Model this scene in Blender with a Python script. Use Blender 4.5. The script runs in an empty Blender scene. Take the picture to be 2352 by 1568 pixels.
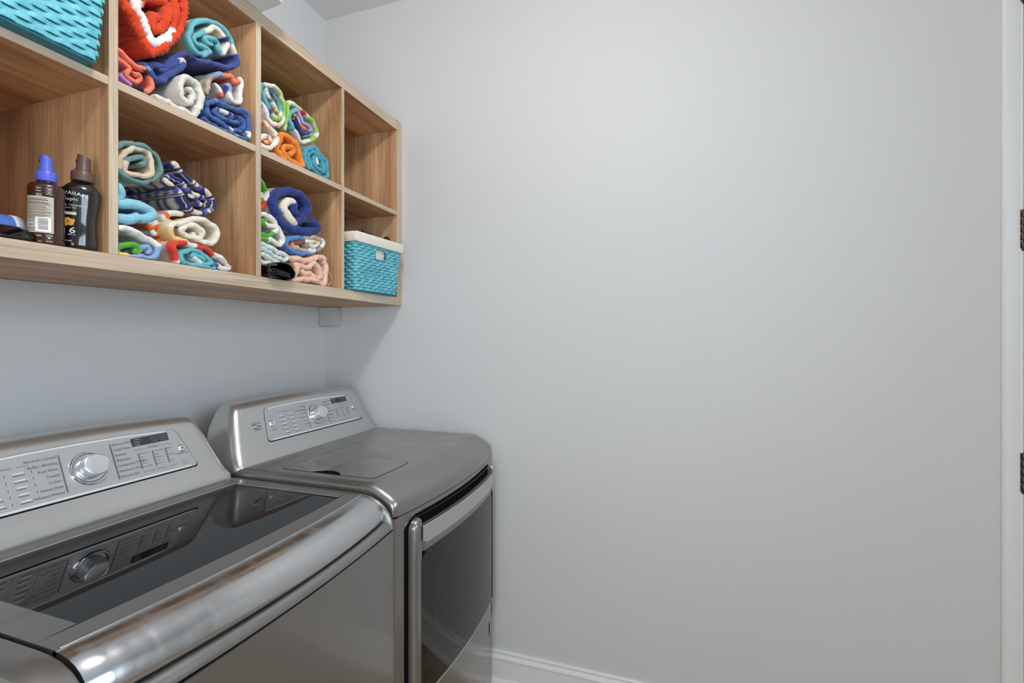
import bpy, bmesh, math, random
from mathutils import Vector, Matrix, noise
sc = bpy.context.scene
COL = sc.collection
# ------------------------------------------------------------------ camera, world, lights, exposure
cam = bpy.data.cameras.new('camera'); camo = bpy.data.objects.new('camera', cam); COL.objects.link(camo)
cam.sensor_width = 36.0; cam.lens = 36.0*1074/2352; cam.shift_y = -7/2352; cam.clip_start = .01
camo.location = (-1.70, -1.43803, 1.335)
camo.rotation_euler = (math.radians(90), 0, math.atan(359/1074)-math.radians(90))
sc.camera = camo
w = bpy.data.worlds.new('sky'); sc.world = w; w.use_nodes = True
w.node_tree.nodes['Background'].inputs[0].default_value = (.75, .86, 1, 1)
w.node_tree.nodes['Background'].inputs[1].default_value = 1.6
def area(name, loc, rot, sx, sy, power, col):
    l = bpy.data.lights.new(name, 'AREA'); l.shape = 'RECTANGLE'; l.size = sx; l.size_y = sy; l.energy = power; l.color = col
    o = bpy.data.objects.new(name, l); COL.objects.link(o); o.location = loc; o.rotation_euler = rot
    return o
# added fill lights standing outside unseen windows in the back wall (x = -3.3) and the front wall (y = -3.35)
area('window_fill', (-3.42, -1.75, 1.10), (0, math.radians(-90), 0), 1.5, 1.5, 21, (1, .99, .97))
area('window_fill', (-1.95, -3.47, 1.80), (math.radians(90), 0, 0), 1.9, 1.2, 38, (.70, .85, 1))
LAMP_STRENGTH = 88.0     # emission of the ceiling lamp's dome
vs = sc.view_settings
vs.view_transform = 'Standard'; vs.look = 'None'; vs.gamma = 1; vs.use_curve_mapping = False; vs.exposure = 0.20
# ------------------------------------------------------------------ helpers
def link(o): COL.objects.link(o); return o
def mk(name, verts, faces, mat, parent=None, smooth=35, org=None):
    me = bpy.data.meshes.new(name)
    if org is None and parent is not None: org = Vector(parent['_org']) if '_org' in parent else Vector((0,0,0))
    if org is not None: verts = [(v[0]-org[0], v[1]-org[1], v[2]-org[2]) for v in verts]
    me.from_pydata([tuple(v) for v in verts], [], faces); me.update()
    bm = bmesh.new(); bm.from_mesh(me); bmesh.ops.remove_doubles(bm, verts=bm.verts, dist=2e-6); bmesh.ops.recalc_face_normals(bm, faces=bm.faces); bm.to_mesh(me); bm.free()
    for m in (mat if isinstance(mat, (list, tuple)) else [mat]): me.materials.append(m)
    if smooth:
        me.polygons.foreach_set('use_smooth', [True]*len(me.polygons))
        me.set_sharp_from_angle(angle=math.radians(smooth))
    o = link(bpy.data.objects.new(name, me))
    if parent is not None: o.parent = parent; o['_org'] = tuple(org)
    elif org is not None: o.location = org
    return o
def thing(name, label, cat, loc=(0,0,0), rotz=0, group=None, local=False):
    o = link(bpy.data.objects.new(name, None)); o.location = loc; o.rotation_euler = (0,0,rotz); o.empty_display_size = .05
    o['label'] = label; o['category'] = cat
    if group: o['group'] = group
    o['_org'] = (0,0,0) if local else tuple(loc)
    return o
def tag(o, label, cat, group=None):
    o['label'] = label; o['category'] = cat
    if group: o['group'] = group
    return o
def struct(o): o['kind'] = 'structure'; return o
def boxg(x0,x1,y0,y1,z0,z1):
    v = [(x,y,z) for x in (x0,x1) for y in (y0,y1) for z in (z0,z1)]
    return v, [(0,1,3,2),(4,6,7,5),(0,4,5,1),(2,3,7,6),(0,2,6,4),(1,5,7,3)]
def join(*gs):
    V=[];F=[]
    for v,f in gs:
        n=len(V); V+=list(v); F+=[tuple(i+n for i in q) for q in f]
    return V,F
def bevel(o, w, seg=2):
    m = o.modifiers.new('bevel','BEVEL'); m.width = w; m.segments = seg; m.limit_method='ANGLE'; m.angle_limit=math.radians(40); m.harden_normals=False
    return o
def box(name, b, mat, parent=None, bev=0, org=None, seg=2):
    v,f = boxg(*b)
    if org is None and parent is None: org = ((b[0]+b[1])/2,(b[2]+b[3])/2,b[4])
    o = mk(name, v, f, mat, parent, smooth=35 if bev else 0, org=org)
    if bev: bevel(o, bev, seg)
    return o
def grid(rows, closed_u=False, closed_v=False, cap0=False, cap1=False):
    n=len(rows); m=len(rows[0]); V=[p for r in rows for p in r]; F=[]
    for i in range(n if closed_v else n-1):
        for j in range(m if closed_u else m-1):
            a=i*m+j; b=i*m+(j+1)%m; c=((i+1)%n)*m+(j+1)%m; d=((i+1)%n)*m+j
            F.append((a,b,c,d))
    if cap0: F.append(tuple(range(m)))
    if cap1: F.append(tuple(range((n-1)*m, n*m)))
    return V,F
def tube(pts, r, seg=8, closed=False, taper=None):
    P=[Vector(p) for p in pts]; rows=[]; n=len(P); up=Vector((0,0,1))
    for i,p in enumerate(P):
        t=(P[(i+1)%n if closed else min(i+1,n-1)]-P[(i-1)%n if closed else max(i-1,0)]).normalized()
        a=t.cross(up)
        if a.length<1e-3: a=t.cross(Vector((1,0,0)))
        a.normalize(); b=a.cross(t)
        rr=r*(taper(i/(n-1)) if taper else 1)
        rows.append([p+a*rr*math.cos(2*math.pi*k/seg)+b*rr*math.sin(2*math.pi*k/seg) for k in range(seg)])
    return grid(rows, True, closed, not closed, not closed)
def lathe(prof, seg=32, ex=1, ey=1, M=None):
    rows=[[Vector((r*ex*math.cos(2*math.pi*k/seg), r*ey*math.sin(2*math.pi*k/seg), z)) for k in range(seg)] for r,z in prof]
    if M is not None: rows=[[M@p for p in r] for r in rows]
    return grid(rows, True, False, True, True)
def cat_rom(P, step):
    out=[]; n=len(P)
    for i in range(n-1):
        p0=P[max(i-1,0)];p1=P[i];p2=P[i+1];p3=P[min(i+2,n-1)]
        d=math.dist(p1[:2],p2[:2]); k=max(2,int(d/step))
        for j in range(k):
            t=j/k
            q=[.5*((2*p1[c])+(-p0[c]+p2[c])*t+(2*p0[c]-5*p1[c]+4*p2[c]-p3[c])*t*t+(-p0[c]+3*p1[c]-3*p2[c]+p3[c])*t**3) for c in (0,1)]
            out.append((q[0],q[1],i,t))
    out.append((P[-1][0],P[-1][1],n-2,1.0))
    return out
def rrect(hw,hh,r,n=6,cx=0,cy=0):
    P=[]
    for (sx,sy,a0) in ((1,1,0),(-1,1,90),(-1,-1,180),(1,-1,270)):
        for k in range(n+1):
            a=math.radians(a0+90*k/n); P.append((cx+sx*(hw-r)+r*math.cos(a), cy+sy*(hh-r)+r*math.sin(a)))
    return P
# ------------------------------------------------------------------ materials
def srgb(*c): return tuple((x/255/12.92 if x<=10 else ((x/255+.055)/1.055)**2.4) for x in c)+(1,)
def mat(name, col, rough=.5, metal=0, spec=.5, coat=0, coat_rough=.05, sheen=0, emit=None, es=0):
    m=bpy.data.materials.new(name); m.use_nodes=True; b=m.node_tree.nodes['Principled BSDF']
    b.inputs['Base Color'].default_value=col; b.inputs['Roughness'].default_value=rough; b.inputs['Metallic'].default_value=metal
    b.inputs['Specular IOR Level'].default_value=spec; b.inputs['Coat Weight'].default_value=coat; b.inputs['Coat Roughness'].default_value=coat_rough
    b.inputs['Sheen Weight'].default_value=sheen
    if emit: b.inputs['Emission Color'].default_value=emit; b.inputs['Emission Strength'].default_value=es
    return m
def nd(m,t,**k):
    n=m.node_tree.nodes.new(t)
    for a,v in k.items():
        if hasattr(n,a): setattr(n,a,v)
        else: n.inputs[a].default_value=v
    return n
def lk(m,a,b): m.node_tree.links.new(a,b)
def bump(m, scale, strength, dist=.001, detail=2, stretch=None, coord='Object'):
    tc=nd(m,'ShaderNodeTexCoord'); mp=nd(m,'ShaderNodeMapping'); lk(m,tc.outputs[coord],mp.inputs[0])
    if stretch: mp.inputs['Scale'].default_value=stretch
    nz=nd(m,'ShaderNodeTexNoise'); nz.inputs['Scale'].default_value=scale; nz.inputs['Detail'].default_value=detail; lk(m,mp.outputs[0],nz.inputs[0])
    bp=nd(m,'ShaderNodeBump'); bp.inputs['Strength'].default_value=strength; bp.inputs['Distance'].default_value=dist
    lk(m,nz.outputs[0],bp.inputs['Height']); lk(m,bp.outputs[0],m.node_tree.nodes['Principled BSDF'].inputs['Normal'])
    return nz
def mottle(m, scale, c1, c2, lo=.35, hi=.65, stretch=None, detail=4, rough=None):
    b=m.node_tree.nodes['Principled BSDF']
    tc=nd(m,'ShaderNodeTexCoord'); mp=nd(m,'ShaderNodeMapping'); lk(m,tc.outputs['Object'],mp.inputs[0])
    if stretch: mp.inputs['Scale'].default_value=stretch
    nz=nd(m,'ShaderNodeTexNoise'); nz.inputs['Scale'].default_value=scale; nz.inputs['Detail'].default_value=detail; lk(m,mp.outputs[0],nz.inputs[0])
    r=nd(m,'ShaderNodeValToRGB'); r.color_ramp.elements[0].position=lo; r.color_ramp.elements[1].position=hi
    r.color_ramp.elements[0].color=c1; r.color_ramp.elements[1].color=c2
    lk(m,nz.outputs[0],r.inputs[0]); lk(m,r.outputs[0],b.inputs['Base Color'])
    return r
M_wall=mat('wall_paint', srgb(212,211,209), .5, spec=.22)
bump(M_wall, 260, .12, .0006, 3)
M_ceil=mat('ceiling_paint', srgb(228,229,230), .8); bump(M_ceil,180,.1,.0005)
M_trim=mat('white_trim_paint', srgb(232,231,228), .35); bump(M_trim,90,.05,.0004)
M_floor=mat('floor_stone', srgb(180,155,132), .3); mottle(M_floor, 9, srgb(150,124,102), srgb(204,180,158), .3,.7, detail=8)
def wood(name, axis, light, dark, k=1.0):
    m=mat(name, light, .45, spec=.35); b=m.node_tree.nodes['Principled BSDF']
    tc=nd(m,'ShaderNodeTexCoord')
    def layer(long_s, cross_s, detail):
        mp=nd(m,'ShaderNodeMapping'); s=[cross_s]*3; s[axis]=long_s; mp.inputs['Scale'].default_value=s; lk(m,tc.outputs['Object'],mp.inputs[0])
        nz=nd(m,'ShaderNodeTexNoise'); nz.inputs['Scale'].default_value=1; nz.inputs['Detail'].default_value=detail; nz.inputs['Roughness'].default_value=.6; nz.inputs['Distortion'].default_value=.6
        lk(m,mp.outputs[0],nz.inputs[0]); return nz
    a=layer(1.6,14,3); c=layer(4,260,2)
    r1=nd(m,'ShaderNodeValToRGB'); e=r1.color_ramp.elements; e[0].position=.33; e[1].position=.66; e[0].color=dark; e[1].color=light
    lk(m,a.outputs[0],r1.inputs[0])
    r2=nd(m,'ShaderNodeValToRGB'); e=r2.color_ramp.elements; e[0].position=.32; e[1].position=.58; e[0].color=(.68,.66,.64,1); e[1].color=(1,1,1,1)
    lk(m,c.outputs[0],r2.inputs[0])
    mx=nd(m,'ShaderNodeMix',data_type='RGBA',blend_type='MULTIPLY'); mx.inputs[0].default_value=.85
    lk(m,r1.outputs[0],mx.inputs[6]); lk(m,r2.outputs[0],mx.inputs[7]); lk(m,mx.outputs[2],b.inputs['Base Color'])
    bp=nd(m,'ShaderNodeBump'); bp.inputs['Strength'].default_value=.12; bp.inputs['Distance'].default_value=.0005; lk(m,c.outputs[0],bp.inputs['Height']); lk(m,bp.outputs[0],b.inputs['Normal'])
    return m
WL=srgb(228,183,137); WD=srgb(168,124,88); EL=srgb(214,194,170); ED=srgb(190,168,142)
M_wx=wood('laminate_grain_lengthwise',0,WL,WD); M_wz=wood('laminate_grain_upright',2,WL,WD)
M_ex=wood('front_face_lengthwise',0,EL,ED); M_ez=wood('front_face_upright',2,EL,ED)  # paler wood tone for the boards' front faces
M_body=mat('pewter_paint', srgb(150,148,145), .34, metal=.88, coat=.55, coat_rough=.06)
bump(M_body,1400,.03,.0002)
def rough_var(m,scale,lo,hi,stretch=None):
    tc=nd(m,'ShaderNodeTexCoord'); mp=nd(m,'ShaderNodeMapping'); lk(m,tc.outputs['Object'],mp.inputs[0])
    if stretch: mp.inputs['Scale'].default_value=stretch
    nz=nd(m,'ShaderNodeTexNoise'); nz.inputs['Scale'].default_value=scale; nz.inputs['Detail'].default_value=5; lk(m,mp.outputs[0],nz.inputs[0])
    mr=nd(m,'ShaderNodeMapRange'); mr.inputs['From Min'].default_value=.3; mr.inputs['From Max'].default_value=.7; mr.inputs['To Min'].default_value=lo; mr.inputs['To Max'].default_value=hi
    lk(m,nz.outputs[0],mr.inputs[0]); lk(m,mr.outputs[0],m.node_tree.nodes['Principled BSDF'].inputs['Roughness'])
rough_var(M_body,14,.27,.42)
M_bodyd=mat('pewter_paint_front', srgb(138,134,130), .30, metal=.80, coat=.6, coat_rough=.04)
M_cons=mat('pewter_lit_console', srgb(200,199,197), .31, metal=.86, coat=.4, coat_rough=.06)  # same pewter, lightened for the lamp and ceiling it reflects
M_bar=mat('bright_bar', srgb(238,238,238), .35, metal=.4)
M_panel=mat('silver_panel', srgb(196,197,198), .38, metal=.7, coat=.2)
M_silver=mat('brushed_silver', srgb(200,199,196), .33, metal=.85)
M_chrome=mat('worn_chrome', srgb(205,206,208), .17, metal=1.0)
nzc=bump(M_chrome, 30, .06, .0006, 4); rough_var(M_chrome,60,.10,.30,(1,.25,.25))
M_chr2=mat('polished_chrome', srgb(225,226,228), .12, metal=1.0)
M_knob=mat('satin_knob', srgb(225,226,228), .3, metal=.75)
M_ink=mat('grey_ink', srgb(104,107,108), .6)
M_ink2=mat('light_ink', srgb(178,182,184), .6)
M_black=mat('black_plastic', srgb(14,13,12), .35)
M_gap=mat('dark_gap', srgb(5,5,5), .9, spec=.1)
M_disp=mat('display_glass', srgb(46,50,52), .15, spec=.6)
M_seg=mat('display_segments', srgb(110,112,108), .5)
def tinted(name, tint, fac):
    m=bpy.data.materials.new(name); m.use_nodes=True; nt=m.node_tree; nt.nodes.clear()
    out=nt.nodes.new('ShaderNodeOutputMaterial'); mix=nt.nodes.new('ShaderNodeMixShader'); tr=nt.nodes.new('ShaderNodeBsdfTransparent'); gl=nt.nodes.new('ShaderNodeBsdfGlossy'); fr=nt.nodes.new('ShaderNodeFresnel')
    fr.inputs['IOR'].default_value=fac; tr.inputs[0].default_value=tint; gl.inputs['Roughness'].default_value=.015; gl.inputs['Color'].default_value=(.95,.95,.95,1)
    nt.links.new(fr.outputs[0],mix.inputs[0]); nt.links.new(tr.outputs[0],mix.inputs[1]); nt.links.new(gl.outputs[0],mix.inputs[2]); nt.links.new(mix.outputs[0],out.inputs[0])
    return m
M_lidglass=tinted('smoked_lid_glass',(.13,.125,.12,1),1.55)
M_doorglass=tinted('smoked_door_glass',(.34,.32,.30,1),1.6)
M_pane=tinted('clear_window_glass',(.95,.97,.98,1),1.45)
M_tub=mat('tub_grey', srgb(105,103,100), .4, metal=.5)
M_tubd=mat('tub_dark', srgb(52,50,48), .5)
M_teal=mat('teal_paper_rope', srgb(96,178,190), .55); mottle(M_teal, 60, srgb(78,160,174), srgb(120,200,210), .3,.7, detail=3); bump(M_teal,420,.35,.0012,3)
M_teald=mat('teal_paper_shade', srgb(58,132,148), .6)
M_liner=mat('cotton_liner', srgb(232,222,208), .85, sheen=.2); bump(M_liner,900,.3,.0006)
M_brass=mat('oil_bronze', srgb(74,64,54), .38, metal=.8)
M_white=mat('white_plastic', srgb(236,238,240), .4)
# ------------------------------------------------------------------ structure
H=2.741; RX=-3.3; RY=-3.35
DY0=-2.392; DY1=-3.21; DZ=2.44       # door opening in the right wall
def wallbox(name, parts, m): return struct(mk(name, *join(*[boxg(*p) for p in parts]), m, None, 0, org=(0,0,0)))
wallbox('floor', [(RX-.12,.12,RY-.12,.12,-.1,0)], M_floor)
wallbox('ceiling', [(RX-.12,.12,RY-.12,.12,H,H+.1)], M_ceil)
wallbox('wall_left', [(RX-.12,.12,0,.12,0,H)], M_wall)
wallbox('wall_right', [(0,.12,DY0,0,0,H),(0,.12,RY-.12,DY1,0,H),(0,.12,DY1,DY0,DZ,H)], M_wall)
VX0,VX1,VZ0,VZ1=-2.9,-1.0,1.15,2.45
wallbox('wall_front', [(RX-.12,VX0,RY-.12,RY,0,H),(VX1,.12,RY-.12,RY,0,H),(VX0,VX1,RY-.12,RY,0,VZ0),(VX0,VX1,RY-.12,RY,VZ1,H)], M_wall)
WY0,WY1,WZ0,WZ1=-2.5,-1.0,.35,1.9
wallbox('wall_back', [(RX-.12,RX,RY,WY0,0,H),(RX-.12,RX,WY1,0,0,H),(RX-.12,RX,WY0,WY1,0,WZ0),(RX-.12,RX,WY0,WY1,WZ1,H)], M_wall)
# unseen window added in the back wall, fill for the right wall
wn=struct(link(bpy.data.objects.new('fill_window_1',None))); wn['_org']=(0,0,0)
fx=RX-.06
mk('window_frame', *join(boxg(fx-.03,fx+.03,WY0,WY1,WZ0,WZ0+.05),boxg(fx-.03,fx+.03,WY0,WY1,WZ1-.05,WZ1),boxg(fx-.03,fx+.03,WY0,WY0+.05,WZ0,WZ1),boxg(fx-.03,fx+.03,WY1-.05,WY1,WZ0,WZ1),boxg(fx-.02,fx+.02,WY0,WY1,1.10,1.14)), M_trim, wn, 0)
box('window_pane',(fx-.003,fx+.003,WY0+.05,WY1-.05,WZ0+.05,1.10),M_pane,wn); box('window_pane',(fx-.003,fx+.003,WY0+.05,WY1-.05,1.14,WZ1-.05),M_pane,wn)
box('window_sill',(RX,RX+.07,WY0-.05,WY1+.05,WZ0-.03,WZ0),M_trim,wn,.004)
wn=struct(link(bpy.data.objects.new('fill_window_2',None))); wn['_org']=(0,0,0)  # unseen window added so bluish fill reaches the left wall
fy=RY-.06; vm=(VX0+VX1)/2
mk('window_frame', *join(boxg(VX0,VX1,fy-.03,fy+.03,VZ0,VZ0+.05),boxg(VX0,VX1,fy-.03,fy+.03,VZ1-.05,VZ1),boxg(VX0,VX0+.05,fy-.03,fy+.03,VZ0,VZ1),boxg(VX1-.05,VX1,fy-.03,fy+.03,VZ0,VZ1),boxg(vm-.025,vm+.025,fy-.02,fy+.02,VZ0,VZ1)), M_trim, wn, 0)
box('window_pane',(VX0+.05,vm-.025,fy-.003,fy+.003,VZ0+.05,VZ1-.05),M_pane,wn); box('window_pane',(vm+.025,VX1-.05,fy-.003,fy+.003,VZ0+.05,VZ1-.05),M_pane,wn)
box('window_sill',(VX0-.05,VX1+.05,RY,RY+.07,VZ0-.03,VZ0),M_trim,wn,.004)
# baseboard on the right wall: moulded cap, flat board, rounded shoe
prof=[(0,.134),(-.006,.134),(-.010,.131),(-.010,.126),(-.0065,.123),(-.0075,.119),(-.0115,.114),(-.014,.109),(-.0145,.1055),(-.012,.1045),(-.0105,.1045),(-.0105,.028),(0,.028)]
shoe=[(-.0105,.029)]+[(-.0105-.0145*math.sin(a)*1.0, .0145+.0145*math.cos(a)) for a in [i*math.pi/16 for i in range(1,9)]]+[(-.025,0),(-.0105,0)]
def sweep_y(p,y0,y1): return grid([[(x,y,z) for x,z in p] for y in (y0,y1)],True,False,True,True)
def sweep_x(p,x0,x1): return grid([[(x,y,z) for y,z in p] for x in (x0,x1)],True,False,True,True)
bb=struct(link(bpy.data.objects.new('baseboard_right',None))); bb['_org']=(0,0,0)
mk('base_board',*sweep_y(prof,0,-2.33),M_trim,bb,30)
s=mk('shoe_moulding',*sweep_y(shoe,0,-2.33),M_trim,bb,50)
bl=struct(link(bpy.data.objects.new('baseboard_left',None))); bl['_org']=(0,0,0)
mk('base_board',*sweep_x(prof,RX,-.0146),M_trim,bl,30); mk('shoe_moulding',*sweep_x(shoe,RX,-.026),M_trim,bl,50)
bf=struct(link(bpy.data.objects.new('baseboard_front',None))); bf['_org']=(0,0,0)
mk('base_board',*sweep_x([(RY-a,b) for a,b in prof],RX,0),M_trim,bf,30)
# cased door in the right wall, hinges towards this side
tr=struct(link(bpy.data.objects.new('trim_1',None))); tr['_org']=(0,0,0)
cp=[(0,-2.332),(-.010,-2.332),(-.0155,-2.337),(-.0165,-2.345),(-.0145,-2.3535),(-.0145,-2.361),(-.0125,-2.367),(-.0115,-2.3725),(-.0125,-2.3745),(-.011,-2.3765),(0,-2.3765)]
mk('door_casing',*grid([[(x,y,z) for x,y in cp] for z in (0,DZ+.06)],True,False,True,True),M_trim,tr,30)
cp2=[(x,2*(DY0+DY1)/2-y) for x,y in cp]
mk('door_casing',*grid([[(x,y,z) for x,y in cp2] for z in (0,DZ+.06)],True,False,True,True),M_trim,tr,30)
box('head_casing',(-.0165,0,DY1-.06,DY0+.06,DZ+.015,DZ+.075),M_trim,tr,.003)
mk('door_jamb',*join(boxg(-.001,.12,DY0-.018,DY0,0,DZ),boxg(-.001,.12,DY1,DY1+.018,0,DZ),boxg(-.001,.12,DY1,DY0,DZ-.018,DZ)),M_trim,tr,0)
dr=struct(link(bpy.data.objects.new('door_1',None))); dr['_org']=(0,0,0)
box('door_slab',(.003,.043,DY1+.021,DY0-.021,.008,DZ-.021),M_trim,dr,.002)
for z0,z1 in ((.30,1.16),(1.36,2.28)):
    for a,b in ((DY1+.12,(DY0+DY1)/2-.05),((DY0+DY1)/2+.05,DY0-.12)):
        box('door_panel',(-.003,.003,a,b,z0,z1),M_trim,dr,.004)
mk('door_knob',*lathe([(.0,0),(.028,0),(.028,.006),(.012,.012),(.012,.035),(.026,.045),(.028,.058),(.018,.068),(0,.07)],24,M=Matrix.Translation((.003,DY1+.09,1.0))@Matrix.Rotation(math.radians(-90),4,'Y')),M_brass,dr)
for zc in (.25,.9615,1.640,2.330):
    h=link(bpy.data.objects.new('hinge',None)); h.parent=dr; h['_org']=(0,0,0)
    hy=-2.3775; hl=.109
    for k in range(5):
        zz=zc-hl/2+hl*k/5
        mk('hinge_knuckle',*lathe([(.0,zz+.0006),(.0078,zz+.0006),(.0085,zz+.0016),(.0085,zz+hl/5-.0016),(.0078,zz+hl/5-.0006),(0,zz+hl/5-.0006)],18,M=Matrix.Translation((-.0085,hy,0))),M_brass,h)
    box('hinge_pin_tip',(-.0135,-.0035,hy-.005,hy+.005,zc-hl/2-.006,zc-hl/2),M_brass,h,.002)
    box('hinge_leaf',(-.0025,.003,hy-.012,hy+.008,zc-hl/2,zc+hl/2),M_brass,h)
# ------------------------------------------------------------------ ceiling lamp
lx,ly=-1.30,-1.20
lamp=thing('ceiling_light','small white flush-mount ceiling light with a frosted dome','lamp',(lx,ly,H))
T0=Matrix.Translation((lx,ly,H))
M_dome=mat('frosted_dome', (.9,.9,.9,1), .4, emit=(1,.975,.95,1), es=LAMP_STRENGTH)
mk('lamp_base',*lathe([(0,0),(.115,0),(.12,-.006),(.12,-.024),(.11,-.03),(0,-.03)],40,M=T0),M_white,lamp)
mk('glass_dome',*lathe([(.0,-.03),(.098,-.03),(.1,-.045),(.097,-.075),(.085,-.1),(.06,-.12),(.03,-.13),(0.0,-.133)],40,M=T0),M_dome,lamp,60)
mk('finial',*lathe([(.0,-.131),(.010,-.132),(.012,-.138),(.007,-.145),(0,-.148)],20,M=T0),M_chr2,lamp)
# ------------------------------------------------------------------ wall shelf (cubby unit)
SX0=-1.462; SF=-.387; SB=-.002
shelf=thing('cubby_shelf','light brown wood-grain wall cubby shelf with two rows of cubbies','shelf',(SX0,0,1.470))
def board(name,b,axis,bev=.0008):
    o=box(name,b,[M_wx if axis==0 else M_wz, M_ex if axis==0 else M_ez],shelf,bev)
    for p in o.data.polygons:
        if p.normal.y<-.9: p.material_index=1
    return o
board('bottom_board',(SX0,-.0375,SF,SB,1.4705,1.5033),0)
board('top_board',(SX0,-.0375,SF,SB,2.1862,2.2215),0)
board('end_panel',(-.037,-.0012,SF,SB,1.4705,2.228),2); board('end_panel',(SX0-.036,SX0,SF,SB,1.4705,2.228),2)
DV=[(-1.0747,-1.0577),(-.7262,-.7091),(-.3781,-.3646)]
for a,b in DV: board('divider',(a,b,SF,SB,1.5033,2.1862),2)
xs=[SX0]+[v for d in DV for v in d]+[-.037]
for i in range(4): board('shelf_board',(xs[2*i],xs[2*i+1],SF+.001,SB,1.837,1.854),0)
box('back_panel',(SX0,-.037,-.010,SB,1.4705,2.2215),M_wx,shelf)
# painted block that carries the shelf in the corner
blk=box('support_block',(-.043,-.0015,-.0845,-.0015,1.3905,1.4690),mat('block_paint',srgb(196,197,197),.6),None,.0012)
tag(blk,'small painted wood block under the shelf in the wall corner','block')
# ------------------------------------------------------------------ white tray on top of the shelf
trayM=Matrix.Translation((-.815,-.32,2.2225))@Matrix.Rotation(math.radians(-6),4,'Z')
tray=thing('plastic_tray','white plastic tray overhanging the top of the shelf','tray',(-.815,-.32,2.2225))
def rr_ring(hw,hh,r,z,M): return [M@Vector((x,y,z)) for x,y in rrect(hw,hh,r,5)]
mk('tray_body',*grid([rr_ring(a,b,r,z,trayM) for a,b,r,z in ((.113,.139,.012,.0),(.116,.142,.014,.004),(.123,.149,.018,.042),(.120,.146,.016,.042),(.112,.138,.012,.006))],True,False,True,True),M_white,tray,40)
mk('tray_rim',*grid([rr_ring(a,b,r,z,trayM) for a,b,r,z in ((.122,.148,.018,.030),(.131,.157,.022,.032),(.132,.158,.022,.041),(.130,.156,.022,.0435),(.120,.146,.017,.0435))],True),M_white,tray,40)
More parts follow.
